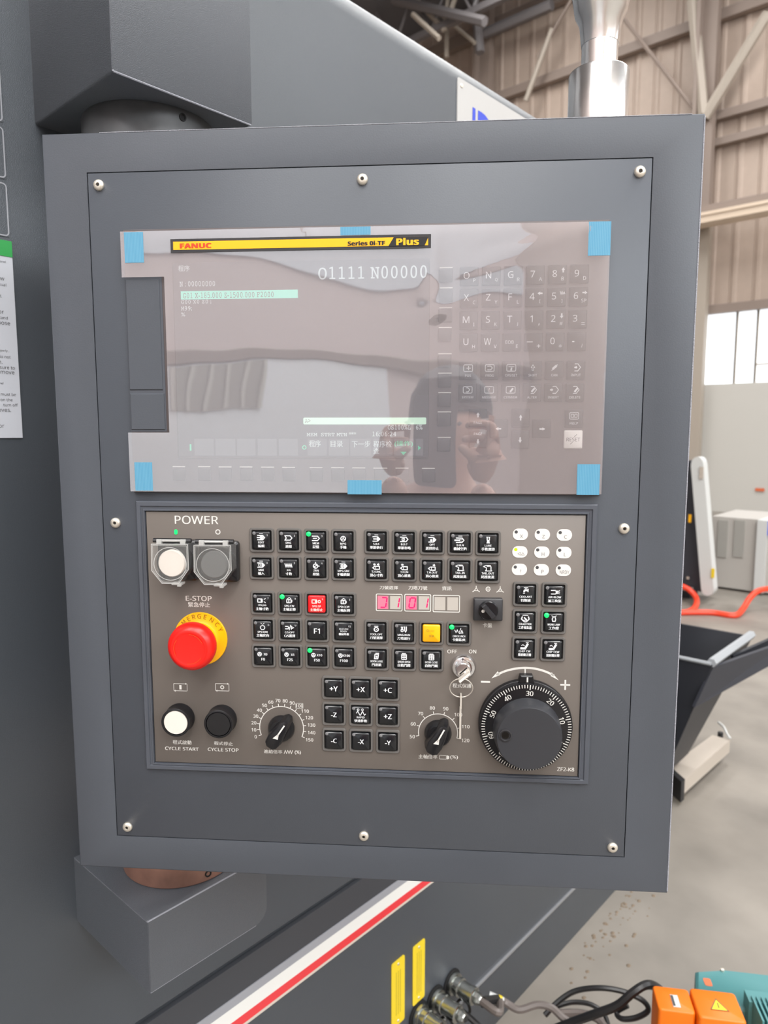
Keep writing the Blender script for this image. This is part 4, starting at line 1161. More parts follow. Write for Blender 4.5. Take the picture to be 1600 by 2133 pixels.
# guarded power buttons
def guarded(px, py, tx, ty, capm, label):
    u, v = Q(px, py)
    H = 0.020
    tu, tv = pl(tx, ty, HP+H)
    o = MB().prism(rrect(.0345, .0355, .003, 4), 0, .0060, .0015).build('power_button', 'plastic_black', op, (tu, tv, HP), label, ang=0.7)
    MB().lathe([(.0150, .004), (.0150, H-.006), (.0142, H-.004), (.0128, H-.004)], 40).build('collar', 'plastic_black', o)
    MB().lathe([(.0116, .004), (.0116, H-.0012), (.0110, H-.0003), (0, H)], 40).build('button_face', capm, o)
    # clear hinged cover
    op_ = [(.0163, .0175), (-.0163, .0175), (-.0168, -.0060), (-.0080, -.0172), (.0070, -.0172), (.0163, -.0045)]
    sc = lambda k_: [(x*k_, y*k_) for x, y in op_]
    z0_, z1_ = 0.0085, H+.0022
    cv_ = MB()
    cv_.loft([[(x, y, z0_) for x, y in op_], [(x, y, z1_) for x, y in sc(.97)]], False, True)
    cvo = cv_.build('flip_cover', 'clear_cover', o, smooth=False)
    ed = MB()
    ed.line([(x, y) for x, y in sc(.965)], .0007, z1_+.0001, True)
    ed.arc(0, .0002, .0140, 0, 2*PI, .0006, z1_+.0002, 40)
    ed.line([(x, y) for x, y in sc(.90)], .0003, z1_+.0002, True)
    ed.build('cover_edge', 'clear_edge', cvo, smooth=False) if False else ed.build('cover_edge', 'clear_edge', o, smooth=False)
    hg = MB().tube([(-.0125, .0192, H-.003), (.0125, .0192, H-.003)], .0011, 8)
    hg.box(-.0105, .0185, H-.003, .0042, .0040, .0040); hg.box(.0100, .0185, H-.003, .0042, .0040, .0040)
    hg.build('hinge_pin', 'clear_edge', o)
    MB().tube([(-.0165, .0192, H-.0045), (.0165, .0192, H-.0045)], .0019, 8).build('hinge_barrel', 'plastic_black', o)
    hb_ = MB().box(.0035, -.0182, H-.006, .0090, .0016, .0080); hb_.box(.0060, -.0186, H-.0015, .0030, .0026, .0025)
    hb_.build('cover_latch', 'clear_edge', o)
guarded(365, 1160, 356.5, 1174, 'button_white', 'guarded power button with a white face')
guarded(455, 1162, 445, 1176.5, 'button_grey', 'guarded power button with a grey face')
# cycle buttons
def cyc(bx_, by_, tx, ty, capm, label):
    u, v = Q(bx_, by_)
    H = .0125
    o = MB().lathe([(.0132, 0), (.0134, .0018), (.0128, .0030), (.0126, .0100), (.0129, H-.0004), (.0122, H), (.0112, H), (.0110, H-.0035)], 44).build('cycle_button', 'plastic_black', op, (u, v, HP), label)
    MB().lathe([(.0108, H-.005), (.0108, H-.0008), (.0104, H-.0002), (0, H)], 40).build('button_face', capm, o)
cyc(376, 1494, 369.5, 1499.5, 'button_white', 'round push button with a white face')
cyc(463.5, 1497, 456.6, 1502, 'plastic_black', 'round push button with a black face')
# emergency stop
u, v = Q(418.5, 1330)
es = MB().lathe([(.0240, 0), (.0240, .0010), (.0236, .0015), (.0175, .0016), (.0150, .0030), (.0130, .0120), (0, .0120)], 48).build('emergency_stop', 'stop_yellow', op, (u, v, HP), 'yellow collar with a red mushroom head')
L = MB()
word = 'EMERGENCY'
for i, ch in enumerate(word):
    th = math.radians((152, 134, 119, 105, 91, 76, 58, 41, 26)[i])
    r = .0206
    L.textc(ch, r*math.cos(th), r*math.sin(th), .0040, .0018, .0034, 2, th-PI/2)
L.build('lettering', 'stop_ink', es, smooth=False)
hd = MB().lathe([(.0130, .0105), (.0175, .0135), (.0203, .0185), (.0207, .0222), (.0202, .0259), (.0188, .0287), (.0165, .0307), (.0148, .0314), (.0138, .0311), (.0120, .0308), (0, .0311)], 56)
hd.build('stop_head', 'stop_red', es, ang=1.0)
for k in range(3):
    th = k*2*PI/3+.4
    L = MB(); L.arc(0, 0, .0128, th, th+1.1, .0007, .03155, 10); L.build('turn_mark', 'banner_red', es, smooth=False)
# key lock
u, v = Q(965.5, 1387)
kl = MB().lathe([(.0108, 0), (.0108, .0015), (.0102, .0030), (.0094, .0050), (.0080, .0056), (.0072, .0058), (.0068, .0050), (0, .0050)], 40).build('key_lock', 'chrome', op, (u, v, HP), 'chrome key lock cylinder')
MB().lathe([(.0064, .0050), (.0064, .0088), (.0058, .0094), (0, .0096)], 30).build('lock_core', 'stainless', kl, (-.0005, -.0010, 0))
L = MB(); L.seg((-.0032, -.0040), (.0022, .0012), .0011, .0097); L.build('keyhole', 'seam_black', kl, (0, 0, 0), smooth=False)
# handwheel
u, v = Q(1093, 1506)
hw = MB().lathe([(.0400, 0), (.0402, .0030), (.0396, .0046), (.0390, .0050), (0, .0050)], 72).build('handwheel', 'plastic_black', op, (u, v, HP), 'black pulse handwheel with a numbered rim')
hx, hy = 0.0004, -0.0008
MB().lathe([(.0392, .0050), (.0394, .0066), (.0386, .0078), (.0300, .0084), (.0288, .0086), (0, .0086)], 72, (hx, hy)).build('dial_rim', 'plastic_black', hw, ang=0.8)
L = MB()
for i in range(100):
    th = math.radians(86+(i-30)*3.6)
    r0 = .0352 if i % 10 else .0338
    L.seg((hx+r0*math.cos(th), hy+r0*math.sin(th)), (hx+.0382*math.cos(th), hy+.0382*math.sin(th)), .0008 if i % 10 == 0 else .00065, .0086, 0)
for i in range(10):
    th = math.radians(86+(i*10-30)*3.6)
    L.textc(str(i*10), hx+.0308*math.cos(th), hy+.0308*math.sin(th), .0042, .0087, None, 2, th-PI/2, .0001)
L.build('graduations', 'ink_white', hw, smooth=False)
n_ = 40
prof = [(.0292, .0086), (.0290, .0110), (.0280, .0200), (.0273, .0240), (.0266, .0252), (0, .0254)]
MB().lathe(prof, n_, (hx+.0004, hy-.0024)).build('hub', 'handwheel_face', hw, ang=0.7)
MB().lathe([(.0055, .0250), (.0055, .0260), (.0044, .0263), (.0040, .0256), (0, .0256)], 24, (-.0190, -.0005)).build('crank_boss', 'plastic_dark', hw)
L = MB(); L.seg((-.0208, -.0005), (-.0172, -.0005), .0008, .0258); L.seg((-.0190, -.0023), (-.0190, .0013), .0008, .0258); L.poly(circ(.0032, 14, -.0190, -.0005), .02568)
L.build('cross_screw', 'steel_dark', hw, smooth=False)
MB().prism([(-.0070, .0375), (-.0052, .0448), (.0052, .0448), (.0070, .0375)], 0, .0070, .0010).build('index_lug', 'plastic_black', hw, ang=0.7)
L = MB(); L.seg((.0006, .0398), (.0006, .0428), .0013, .0071); L.build('index_mark', 'ink_white', hw, smooth=False)
# big arrow above the handwheel
L = MB()
pts = [Q(x_, y_) for x_, y_ in ((1034, 1406), (1052, 1398), (1072, 1393), (1094, 1391), (1116, 1393), (1137, 1399), (1154, 1407))]
sp = smooth_path([(p[0], p[1], 0) for p in pts], 5)
L.line([(p.x, p.y) for p in sp], .0019, ZI, ext=.1)
for tri in (((1024, 1413), (1037, 1398), (1042, 1406)), ((1164, 1417), (1149, 1400), (1147, 1408))):
    L.poly([Q(*p) for p in tri], ZI)
a, b2 = Q(1094, 1393), Q(1094, 1402); L.seg(a, b2, .0010, ZI, 0)
a, b2 = Q(1002, 1420), Q(1021, 1420.5); L.seg((a[0], a[1]), (b2[0], a[1]), .0016, ZI, 0)
a = Q(1177.5, 1426.5); L.seg((a[0]-.0042, a[1]), (a[0]+.0042, a[1]), .0014, ZI, 0); L.seg((a[0], a[1]-.0045), (a[0], a[1]+.0045), .0014, ZI, 0)
L.build('symbols', 'ink_white', op, label='curved minus and plus arrow', smooth=False)

# ---- key in the lock with its ring and spare key hanging down
kr = thing('key_ring', 'flat key in the chrome lock with a wire ring and spare key hanging from it', 'keys', matrix=PM)
a = pl(976, 1403, HP+.012); b2 = pl(957, 1421, HP+.020)
c0 = Q(965.5, 1387)
# inserted key blade and bow
MB().tube([(c0[0]+.0006, c0[1]-.0018, HP+.0095), (c0[0]+.0028, c0[1]-.0065, HP+.0125)], .0010, 6).build('key_blade', 'key_metal', kr)
kb = MB()
A, B = Vector((a[0]+.001, a[1]+.0015, HP+.0125)), Vector((b2[0], b2[1], HP+.0160))
dv = (B-A).normalized(); nv = Vector((0, 0, 1)); sv = dv.cross(nv).normalized()
ring_ = [A+sv*.0010, A-sv*.0010, B-sv*.0010, B+sv*.0010]
kb.loft([[p-nv*.0040 for p in ring_], [p+nv*.0040 for p in ring_]])
kb.build('key_bow', 'key_metal', kr)
cc = pl(961, 1435, HP+.010)
rg = []
for i in range(41):
    th = 2*PI*i/40
    rg.append((cc[0]+.0098*math.cos(th), cc[1]+.0098*math.sin(th), HP+.0035+(.0085 if math.sin(th) > 0 else .0085)*(0.5+0.5*math.sin(th))))
MB().tube(rg, .00045, 6, False).build('split_ring', 'key_metal', kr)
hk0 = pl(960, 1447, HP+.003); hk1 = pl(960, 1472, HP+.002); hk2 = pl(957, 1538, HP+.002)
MB().box((hk0[0]+hk1[0])/2, (hk0[1]+hk1[1])/2, HP+.0030, .0014, hk0[1]-hk1[1]+.001, .0060).build('spare_key_bow', 'key_metal', kr)
MB().box(hk1[0]-.0003, (hk1[1]+hk2[1])/2, HP+.0022, .0017, hk1[1]-hk2[1], .0024).build('spare_key_blade', 'key_metal', kr)

# ================================================================== STAINLESS POST ON TOP
hp_ = -0.060
a = pl(1245, 242, hp_)
k = (0.62+.05)/F_PX
vz = lambda py: pl(1245, py, hp_)[1]
base = Vector(PM @ Vector((a[0], VT, hp_)))
ps = thing('steel_post', 'polished stainless steel post flaring upward, standing behind the top right edge of the console', 'post', tuple(base))
prof = [(.0235, 0), (.0242, .001)]
zz = [vz(155)-VT, vz(150)-VT, vz(97)-VT, vz(0)-VT]
wid = lambda px: px/2*k*1.0
MB().lathe([(wid(112), 0), (wid(112), zz[0]-.001), (wid(110), zz[0]), (wid(70), zz[0]+.0005)], 48).build('lower_sleeve', 'stainless', ps)
MB().lathe([(wid(67), zz[0]), (wid(67), zz[2])], 48).build('neck', 'stainless', ps)
MB().lathe([(wid(67), zz[2]), (wid(69), zz[2]+.0004), (wid(78), zz[2]+.018), (wid(95), zz[3]-.012), (wid(107), zz[3]+.003), (wid(118), zz[3]+.03), (wid(120), zz[3]+.09), (0, zz[3]+.09)], 48).build('flared_sleeve', 'stainless', ps)

# ================================================================== CABLE CONNECTORS AND CABLES
for i, (y, z, lb, px_, cm) in enumerate(((1.134, 0.2273, 'farthest of the three round metal cable connectors on the machine front', 0, 'cable_black'), (1.0757, 0.2256, 'middle one of the three round metal cable connectors on the machine front', 0, 'cable_black'), (1.0205, 0.2272, 'nearest of the three round metal cable connectors on the machine front', 0, 'cable_black'))):
    M = FM(y, z, 0.0)
    t = thing('cable_connector', lb, 'connector', matrix=M)
    MB().lathe([(.028, 0), (.028, .003), (.0225, .0035)], 28).build('gasket', 'seam_black', t)
    MB().lathe([(.0225, .003), (.0235, .006), (.0225, .012), (.018, .013), (.018, .020), (.0195, .021), (.0195, .026), (.0165, .028)], 28).build('socket_shell', 'plug_metal', t)
    MB().lathe([(.0165, .027), (.0165, .050), (.0180, .051), (.0180, .060), (.0150, .062), (0, .062)], 24).build('plug_body', 'plug_metal', t)
    MB().lathe([(.0120, .060), (.0125, .070), (.0085, .078)], 8).build('gland_nut', 'plug_metal', t)
    rg = [(.004+.004*math.sin(th*1), -.034+.015*math.sin(th)-.012, .030+.016*math.cos(th)) for th in [2*PI*j/24 for j in range(25)]]
    MB().tube(rg, .0030, 6, False).build('dust_cap', 'steel_dark', t)
    MB().tube([(.0, -.020, .010), (.004, -.028, .022), (.004, -.034, .030)], .0012, 5).build('cap_chain', 'plug_metal', t)
def cable(pts, r, m, label, extra=None, cat='cable'):
    P = []
    for p in pts:
        if len(p) == 3 and isinstance(p[2], str): P.append(Vector(eval(p[2])))
        else: P.append(at(p[0], p[1], 2, p[2]) if len(p) == 3 else Vector(p[1:]))
    mid = P[0]
    sp = smooth_path(P, 6)
    mb = MB().tube([p-mid for p in sp], r, 8)
    o = mb.build('cable' if cat == 'cable' else 'hose', m, None, tuple(mid))
    return tag(o, label, cat)
E_ = lambda y, z, d_=.078: (0, X0+d_, y, z)
cable([E_(1.134, .2273), E_(1.134, .2265, .12), (1045, 2085, .20), (1080, 2103, .19), (1120, 2093, .20), (1150, 2100, .20), (1178, 2124, .19), (1230, 2150, .17)], .0078, 'cable_grey', 'grey-brown sheathed cable leaving the farthest round connector')
t = cable([E_(1.134, .2270, .082), (1036, 2083, .203)], .0105, 'cable_black', 'ribbed black boot where the cable enters the farthest connector', cat='cable')
t.name = 'cable_boot'; t['category'] = 'cable boot'
t2 = cable([(1018, 2077, .205), (1048, 2090, .198)], .0112, 'cover_white', 'white and yellow marker sleeve around the sheathed cable')
t2.name = 'marker_sleeve'; t2['category'] = 'sleeve'
p = at(1040, 2085, 2, .2); q = t2.matrix_basis.translation
MB().tube([at(1036, 2084, 2, .2012)-q, at(1044, 2088, 2, .199)-q], .0116, 8).build('yellow_band', 'tag_yellow', t2)
cable([E_(1.0757, .2256), (960, 2105, .21), (990, 2130, .19), (1020, 2160, .17)], .0065, 'cable_black', 'thin dark cable leaving the middle round connector')
cable([E_(1.0205, .2272), (925, 2140, .19), (960, 2190, .15)], .007, 'cable_black', 'dark cable leaving the nearest round connector at the bottom edge')
cable([(1140, 2150, .16), (1190, 2130, .2), (1240, 2112, .24), (1285, 2095, .27), (1318, 2068, .30), (1345, 2052, .31), (1368, 2056, .29), (1385, 2075, .24)], .0085, 'cable_black', 'thick glossy black cable rising to the orange motor box')
cable([(1135, 2115, .12), (1165, 2085, .14), (1200, 2064, .16), (1250, 2058, .18), (1300, 2066, .18), (1340, 2085, .17), (1350, 2105, .15), (1325, 2120, .13), (1295, 2122, .12), (1285, 2108, .12), (1308, 2094, .14)], .0058, 'cable_black', 'thin black cable lying in a wide loop left of the orange motor box')
cable([(1150, 2100, .10), (1190, 2088, .10), (1230, 2092, .10), (1258, 2112, .09), (1268, 2140, .08)], .0052, 'cable_black', 'short black cable curving under the wide loop')
cable([(1165, 2112, .15), (1210, 2112, .13), (1245, 2122, .12), (1265, 2150, .11)], .009, 'cable_grey', 'bundle of grey conduit at the lower edge under the cables')

# ================================================================== PUMP MOTORS
yawd = math.radians(99.3)
ax = c2w(math.sin(yawd), math.cos(yawd)); bx3 = Vector((-ax.y, ax.x, 0))      # bx3 points away from the camera
def frame_at(o_): return Matrix(((ax.x, bx3.x, 0, o_.x), (ax.y, bx3.y, 0, o_.y), (0, 0, 1, o_.z), (0, 0, 0, 1)))
ZM = 0.36
o1 = at(1364, 2072, 2, ZM)
mo = thing('pump_motor', 'orange terminal boxes of a pump motor beside the cables at the lower edge', 'motor', matrix=frame_at(Vector((o1.x, o1.y, 0))))
def rbox(x0, x1, y0, y1, z0, z1, r=.006):
    pts = rrect(x1-x0, y1-y0, r, 4, (x0+x1)/2, (y0+y1)/2)
    m_ = MB()
    cx, cy = (x0+x1)/2, (y0+y1)/2
    sc = lambda k_: [(cx+(x-cx)*k_, cy+(y-cy)*k_) for x, y in pts]
    return m_.loft([[(x, y, z0) for x, y in pts], [(x, y, z1-r*.6) for x, y in pts], [(x, y, z1-r*.18) for x, y in sc(.975)], [(x, y, z1) for x, y in sc(.92)]])
rbox(0, .064, -.034, .024, .02, ZM).build('terminal_box', 'motor_orange', mo, ang=0.8)
rbox(.066, .146, -.045, .024, .05, ZM+.004).build('terminal_box', 'motor_orange', mo, ang=0.8)
rbox(-.006, .074, -.075, -.036, .0, ZM-.05).build('terminal_box', 'motor_orange', mo, ang=0.8)
MB().box(.105, -.046, .19, .075, .006, .20).build('cooling_grille', 'vent_grey', mo)
MB().box(.034, -.010, ZM+.0006, .013, .028, .001).build('nameplate', 'cover_white', mo)
MB().box(.030, -.010, ZM+.0014, .004, .024, .0006).build('lettering', 'ink_dark', mo)
L = MB().mt(0).poly([(.092, -.024), (.122, -.024), (.107, .002)], ZM+.0046)
L.build('warning_triangle', 'tag_yellow', mo, smooth=False)
L = MB().line([(.092, -.024), (.122, -.024), (.107, .002)], .0012, ZM+.0050, True); L.seg((.107, -.018), (.107, -.008), .0014, ZM+.005); L.build('triangle_outline', 'ink_dark', mo, smooth=False)
ZM = .30
o2 = at(1456, 2084, 2, ZM)
mg = thing('pump_motor', 'teal green finned pump motor behind the orange terminal boxes', 'motor', matrix=frame_at(Vector((o2.x, o2.y, 0))))
gx0 = .010
hexo = [(-.0, .02), (.012, .075), (.07, .090), (.30, .09), (.30, -.02), (.012, -.012)]
MB().prism([(x, y) for x, y in hexo][::-1], .02, ZM+.005, .006).build('motor_body', 'motor_green', mg, ang=0.7)
for i in range(16):
    MB().box(.088+i*.0085, -.050, .24, .0035, .06, .20).build('fin', 'motor_green', mg)
MB().box(.155, -.016, .24, .15, .03, .19).build('fin_core', 'motor_green', mg)
MB().prism(rrect(.014, .020, .003, 3, .028, .045), ZM+.005, ZM+.0058).build('orange_mark', 'mark_orange', mg, smooth=False)
MB().lathe([(.004, ZM+.004), (.004, ZM+.009), (0, ZM+.010)], 8, (.066, .082)).build('bolt', 'steel_screw', mg)

# ================================================================== CHIP HOPPER, TRAY, FAR MACHINES
ZH = 0.60
hp = thing('chip_hopper', 'open black chip hopper with a pale rim just right of the console', 'hopper', (-1.05, 2.75, 0))
Cc, Bc = at(1484, 1386, 2, ZH), at(1569, 1325, 2, ZH)
xr_, yn, yf_ = -.742, Cc.y, Bc.y
xl_ = -1.75
low = at(1447, 1474, 1, yn-.02)
top = [(xl_, yn), (Cc.x, yn), (Bc.x, yf_), (xl_, yf_)]
lb_ = at(1384, 1602, 1, yn+.02).x
bot = [(xl_, yn+.02), (lb_, yn+.02), (lb_, yf_-.2), (xl_, yf_-.2)]
mb = MB()
tk = .012
def sc2(pts, z, ins): 
    cx = sum(p[0] for p in pts)/4; cy = sum(p[1] for p in pts)/4
    return [(x+(ins if x < cx else -ins), y+(ins if y < cy else -ins), z) for x, y in pts]
mb.loft([sc2(bot, .14, 0), sc2(top, ZH, 0), sc2(top, ZH, tk), sc2(bot, .15, tk)], True, True)
wbuild(mb, 'bin', 'hopper_black', hp, ang=0.4)
wbuild(MB().tube([Vector((Cc.x-.005, yn+.005, ZH+.006)), Vector((Bc.x-.005, yf_-.005, ZH+.006))], .016, 6), 'rim', 'hopper_rim', hp, 'pale steel rim')
wbuild(MB().tube([Vector((Cc.x-.005, yn, ZH+.004)), Vector((xl_, yn, ZH+.004))], .007, 6), 'rim', 'hopper_rim', hp, 'pale steel rim')
# side chute
p1, p2 = at(1486, 1390, 2, ZH-.01), at(1640, 1336, 2, ZH)
p3, p4 = Vector((low.x, low.y, low.z)), None
p4 = Vector((p2.x, p2.y, at(1640, 1368, 1, p2.y).z))
nn = (p2-p1).cross(p3-p1).normalized()*.01
wbuild(MB().loft([[p1, p2, p4, p3], [p1+nn, p2+nn, p4+nn, p3+nn]]), 'chute_side', 'conveyor_dark', hp)
q1, q2 = at(1528, 1366, 2, ZH-.02), at(1640, 1316, 2, ZH+.02)
wbuild(MB().loft([[q1, q2, q2-Vector((0, 0, .1)), q1-Vector((0, 0, .05))], [q1+nn, q2+nn, q2+nn-Vector((0, 0, .1)), q1+nn-Vector((0, 0, .05))]]), 'chute_side', 'hopper_black', hp)
for (x_, y_) in ((-1.6, yn+.08), (-1.2, yn+.08), (-1.6, yf_-.25), (-1.2, yf_-.25)):
    wbuild(MB().box(x_, y_, .07, .05, .04, .14), 'foot', 'hopper_black', hp)

tray = thing('floor_tray', 'long pale tray with a black end cap lying on the floor below the hopper', 'tray', (-.91, 2.95, 0))
zt = .10
a1, a2, a3, a4 = at(1380, 1603, 2, zt), at(1484, 1531, 2, zt), at(1521, 1541, 2, zt), at(1427, 1624, 2, zt)
a1 = at(1395, 1596, 2, zt)
wbuild(MB().loft([[Vector((p.x, p.y, .045)) for p in (a1, a2, a3, a4)], [a1, a2, a3, a4]]), 'tray_body', 'tray_grey', tray, smooth=False)
d_ = (a1-a2).normalized()*.03
wbuild(MB().loft([[Vector((p.x, p.y, .02)) for p in (a1, a4, a4+d_, a1+d_)], [p+Vector((0, 0, .002)) for p in (a1, a4, a4+d_, a1+d_)]]), 'end_cap', 'tray_end', tray, smooth=False)
f_ = at(1412, 1652, 2, .012)
wbuild(MB().lathe([(.012, 0), (.012, .05), (.006, .06), (0, .06)], 12, (f_.x, f_.y)), 'foot', 'yellow_foot', tray, 'yellow foot')
f2 = at(1500, 1545, 2, 0)
wbuild(MB().lathe([(.012, 0), (.012, .045), (0, .045)], 12, (f2.x, f2.y)), 'foot', 'tray_end', tray)
pth = [at(1497, 1505, 2, .12), at(1508, 1515, 2, .13), at(1514, 1528, 2, .12), a3+Vector((0, 0, .005))]
wbuild(MB().tube(smooth_path(pth, 4), .006, 6), 'handle', 'cover_white', tray)

YC = 6.0
def cpx(px, py, yy=YC): p = at(px, py, 1, yy); return (p.x, p.z)
cvv = thing('chip_conveyor', 'dark upright conveyor with a long pale rounded cover far right of the console', 'conveyor', (-2.1, YC, 0))
pts = [cpx(1405, 960), cpx(1452, 960), cpx(1472, 1235), cpx(1405, 1222)]
wbuild(MB().loft([[(x, YC+.25, z) for x, z in pts], [(x, YC, z) for x, z in pts]][::-1]), 'conveyor_body', 'conveyor_dark', cvv, smooth=False)
A = cpx(1461, 968); B = cpx(1482, 1222)
ps_ = []
ang0 = math.atan2(B[1]-A[1], B[0]-A[0])
rA, rB = .048, .048
for i in range(9): th = ang0+PI/2+PI*i/8; ps_.append((A[0]+rA*math.cos(th), A[1]+rA*1.4*math.sin(th)))
for i in range(9): th = ang0-PI/2+PI*i/8; ps_.append((B[0]+rB*math.cos(th), B[1]+rB*1.2*math.sin(th)))
wbuild(MB().loft([[(x, YC-.0, z) for x, z in ps_], [(x, YC-.10, z) for x, z in ps_]][::-1]), 'side_cover', 'cover_white', cvv, 'long pale rounded cover', smooth=False)
for (px, py, m_, s_) in ((1461, 985, 'tray_grey', .03), (1485, 1194, 'tag_yellow', .024), (1437, 1080, 'stop_yellow', .020)):
    x_, z_ = cpx(px, py, YC-.11)
    wbuild(MB().box(x_, YC-.108, z_, s_, .006, s_*3.2), 'sticker', m_, cvv, smooth=False)
x_, z_ = cpx(1435, 1203)
wbuild(MB().lathe([(.012, z_-.01), (.012, z_+.01), (0, z_+.01)], 8, (x_, YC-.02)), 'bolt', 'steel_screw', cvv)
x_, z_ = cpx(1420, 1222); wbuild(MB().box(x_, YC-.05, z_, .2, .08, .02), 'ledge', 'cover_grey', cvv)
wbuild(MB().box(-2.15, YC+.15, .12, .3, .2, .24), 'support', 'conveyor_dark', cvv)

YM = 6.6
wm = thing('machine_cabinet', 'pale grey machine cabinet with two vent panels and a dark base at the right edge', 'machine', (-1.6, YM, 0))
xA, zA = cpx(1484, 1075, YM); xB, zB = cpx(1572, 1232, YM); xD, _ = cpx(1592, 1232, YM)
wbuild(MB().box((xA+xB)/2, YM+.35, (zA+zB)/2, xB-xA, .7, zA-zB), 'cabinet', 'cover_grey', wm, smooth=False)
wbuild(MB().box((xB+xD)/2, YM+.33, (zA+zB)/2, xD-xB, .74, zA-zB), 'corner_post', 'cover_white', wm, smooth=False)
wbuild(MB().box(xD+.4, YM+.36, (zA+zB)/2, .8, .7, zA-zB), 'side_panel', 'cover_grey', wm, smooth=False)
for (a_, b_) in ((1497, 1513), (1531, 1548)):
    x0_, z0_ = cpx(a_, 1083, YM-.01); x1_, z1_ = cpx(b_, 1162, YM-.01)
    v_ = wbuild(MB().box((x0_+x1_)/2, YM-.006, (z0_+z1_)/2, x1_-x0_, .012, z0_-z1_), 'vent_panel', 'vent_grey', wm, smooth=False)
x0_, z0_ = cpx(1596, 1100, YM)
wbuild(MB().box(x0_+.02, YM-.01, z0_, .05, .01, .12), 'blue_label', 'logo_blue', wm, smooth=False)
wbuild(MB().box((xA+xD+.8)/2, YM+.42, zB/2, xD+.8-xA, .55, zB), 'base', 'hopper_black', wm, smooth=False)
xl, zl = cpx(1583, 1020, YF-.02)
hose = cable([(1380, 1278, .02), (1416, 1276, .02), (1480, 1276, .02), (1530, 1282, .02), (1548, 1268, .04), (1562, 1246, .10), (1582, 1230, .15), (1620, 1224, .16)], .022, 'hose_red', 'orange-red air hose running along the floor towards the pale cabinet', cat='hose')
hose2 = cable([(1405, 1216, .16), (1432, 1226, .12), (1450, 1245, .06), (1449, 1263, .03), (1434, 1274, .02), (1400, 1277, .02)], .022, 'hose_red', 'orange-red hose end curling down beside the dark conveyor', cat='hose')
MB().box(xl, YF-.02, zl, .14, .01, .05).build('wall_fitting', 'mark_orange', wf)

# ================================================================== THE PHOTOGRAPHER (seen only as a reflection)
def skin_body(name, verts, edges, radii, m, parent, root=0, sub=1):
    me = bpy.data.meshes.new(name)
    me.from_pydata(verts, edges, [])
    o = bpy.data.objects.new(name, me)
    COL.objects.link(o)
    md = o.modifiers.new('s', 'SKIN'); md.use_smooth_shade = True
    for i, r in enumerate(radii):
        me.skin_vertices[0].data[i].radius = (r, r) if not isinstance(r, tuple) else r
        me.skin_vertices[0].data[i].use_root = (i == root)
    sd = o.modifiers.new('d', 'SUBSURF'); sd.levels = sub; sd.render_levels = sub
    dg = bpy.context.evaluated_depsgraph_get()
    dg.update()
    ev = o.evaluated_get(dg)
    nm = bpy.data.meshes.new_from_object(ev)
    bpy.data.objects.remove(o)
    nm.materials.clear(); nm.materials.append(MATS[m])
    nm.polygons.foreach_set('use_smooth', [True]*len(nm.polygons))
    o = bpy.data.objects.new(name, nm)
    COL.objects.link(o)
    if parent: o.parent = parent
    return o
fwd = c2w(0, 1); rtv = c2w(1, 0)
pc = CAM - fwd*0.40; pc.z = 0
HM = Matrix(((rtv.x, fwd.x, 0, pc.x), (rtv.y, fwd.y, 0, pc.y), (0, 0, 1, 0), (0, 0, 0, 1)))    # local y is forward
per = thing('person', 'person in a mauve shirt and dark trousers holding up a phone, mirrored in the film', 'person', matrix=HM)
hz = 1.40
bv = [(0, -.02, .82), (0, -.03, 1.0), (0, -.04, 1.13), (0, -.03, 1.22), (0, -.01, 1.28), (0, .0, 1.33), (0, .01, hz), (0, .012, hz+.06),
      (-.15, -.03, 1.20), (-.21, .04, .99), (-.12, .27, 1.18), (-.075, .335, 1.31),
      (.15, -.03, 1.20), (.21, .04, .99), (.12, .27, 1.18), (.075, .335, 1.31),
      (-.09, -.02, .78), (-.10, .0, .43), (-.10, -.02, .07), (-.10, .09, .035),
      (.09, -.02, .78), (.10, .0, .43), (.10, -.02, .07), (.10, .09, .035)]
be = [(0, 1), (1, 2), (2, 3), (3, 4), (4, 5), (5, 6), (6, 7), (3, 8), (8, 9), (9, 10), (10, 11), (3, 12), (12, 13), (13, 14), (14, 15), (0, 16), (16, 17), (17, 18), (18, 19), (0, 20), (20, 21), (21, 22), (22, 23)]
br = [.12, .115, .13, .10, .055, .06, .082, .075, .055, .045, .034, .026, .055, .045, .034, .026, .085, .06, .045, .035, .085, .06, .045, .035]
skin_body('body', bv, be, br, 'skin', per, 0, 2)
tv = bv[:5]+bv[8:11]+bv[12:15]
te = [(0, 1), (1, 2), (2, 3), (3, 4), (3, 5), (5, 6), (6, 7), (3, 8), (8, 9), (9, 10)]
skin_body('shirt', tv, te, [.132, .13, .145, .115, .058, .068, .058, .046, .068, .058, .046], 'shirt', per, 0, 2)
lv = [bv[0]]+bv[16:19]+bv[20:23]
skin_body('trousers', lv, [(0, 1), (1, 2), (2, 3), (0, 4), (4, 5), (5, 6)], [.138, .10, .075, .06, .10, .075, .06], 'trousers', per, 0, 2)
for s in (-1, 1):
    MB().loft([[(s*.10+x*.5, .035+y*.5, 0) for x, y in rrect(.2, .5, .08, 5)], [(s*.10+x*.5, .035+y*.5, .04) for x, y in rrect(.2, .5, .08, 5)], [(s*.10+x*.4, .02+y*.4, .09) for x, y in rrect(.2, .46, .08, 5)]]).build('shoe', 'shoe', per)
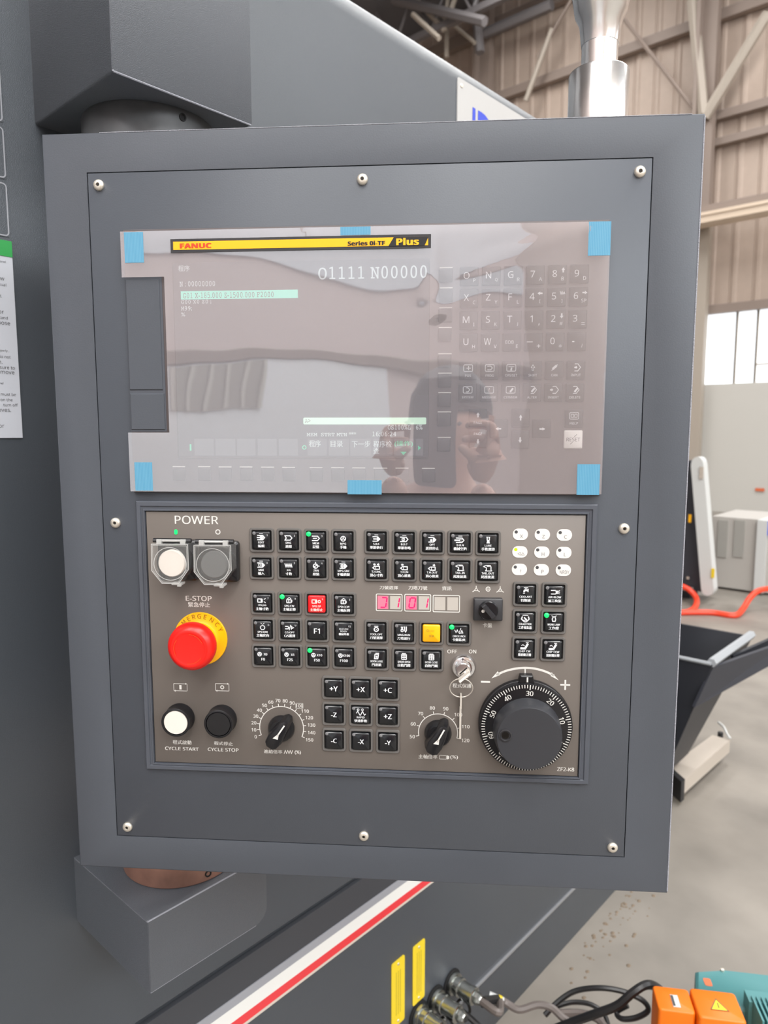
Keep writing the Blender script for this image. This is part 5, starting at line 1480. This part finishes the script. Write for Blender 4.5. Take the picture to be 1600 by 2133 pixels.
# face and hair
hair = MB()
rings = []
for i in range(8):
    ph = i/7*PI*0.5
    rings.append([(.092*math.sin(ph+.05)*math.cos(2*PI*j/20), -.008+.102*math.sin(ph+.05)*math.sin(2*PI*j/20)-(0.02 if i > 3 else 0), hz+.028+.115*math.cos(ph)+(.035*max(0, math.sin(2*PI*j/20)) if i > 4 else 0)) for j in range(20)])
hair.loft(rings, True, True).build('hair', 'hair_black', per)
for s in (-1, 1):
    MB().lathe([(0, -.006), (.006, 0), (0, .006)], 10).build('eye', 'lens_glass', per, (s*.032, .088, hz+.02))
    MB().loft([[(s*.084, -.01, hz-.02), (s*.084, .012, hz-.02), (s*.084, .012, hz+.035), (s*.084, -.012, hz+.035)], [(s*.096, -.014, hz-.015), (s*.096, .006, hz-.02), (s*.096, .006, hz+.03), (s*.096, -.016, hz+.03)]]).build('ear', 'skin', per)
MB().loft([[(-.012, .080, hz-.025), (.012, .080, hz-.025), (.006, .085, hz+.025), (-.006, .085, hz+.025)], [(-.008, .108, hz-.022), (.008, .108, hz-.022), (.003, .092, hz+.02), (-.003, .092, hz+.02)]]).build('nose', 'skin', per)
MB().box(0, .086, hz-.05, .045, .01, .008).build('mouth', 'shirt', per)
# hands: palm and five fingers each
for s in (-1, 1):
    wx, wy, wz = s*.075, .335, 1.31
    hv = [(wx, wy, wz), (s*.088, .345, 1.345), (s*.090, .352, 1.372)]
    he = [(0, 1), (1, 2)]
    hr = [.024, .026, .022]
    for k_, (dz, ln) in enumerate(((.016, .92), (.0, 1.0), (-.016, .95), (-.030, .78))):
        b0 = len(hv)
        hv += [(s*.094, .358, 1.375+dz*.8), (s*.090, .352-.004, 1.382+dz*1.5)]
        hv += [(s*(.090-.022*ln), .352, 1.386+dz*1.6), (s*(.090-.044*ln), .356, 1.386+dz*1.6)]
        he += [(2, b0), (b0, b0+1), (b0+1, b0+2), (b0+2, b0+3)]
        hr += [.011, .0095, .0085, .007]
    b0 = len(hv)
    hv += [(s*.070, .362, 1.352), (s*.055, .372, 1.365), (s*.042, .376, 1.375)]
    he += [(1, b0), (b0, b0+1), (b0+1, b0+2)]
    hr += [.012, .0095, .008]
    skin_body('hand', hv, he, hr, 'skin', per, 0, 1)
ph = thing('phone', 'dark smartphone held up by the photographer, mirrored in the film', 'phone', matrix=HM @ Matrix.Translation((0, .378, 1.385)))
MB().loft([[(x, -.004, z) for x, z in rrect(.074, .162, .01, 4)], [(x, .004, z) for x, z in rrect(.074, .162, .01, 4)]]).build('phone_body', 'phone_dark', ph)

# repeats share a group
GROUPS = {'hinge_bracket': 'hinge brackets above and below the console', 'yellow_tag': 'yellow riveted tags on the machine front',
          'outlined_label': 'outlined labels at the left edge', 'cable_connector': 'round cable connectors on the machine front',
          'pump_motor': 'pump motor pieces at the lower right'}
for o in list(COL.objects):
    if o.parent is None:
        g_ = GROUPS.get(o.name.split('.')[0])
        if g_: o['group'] = g_
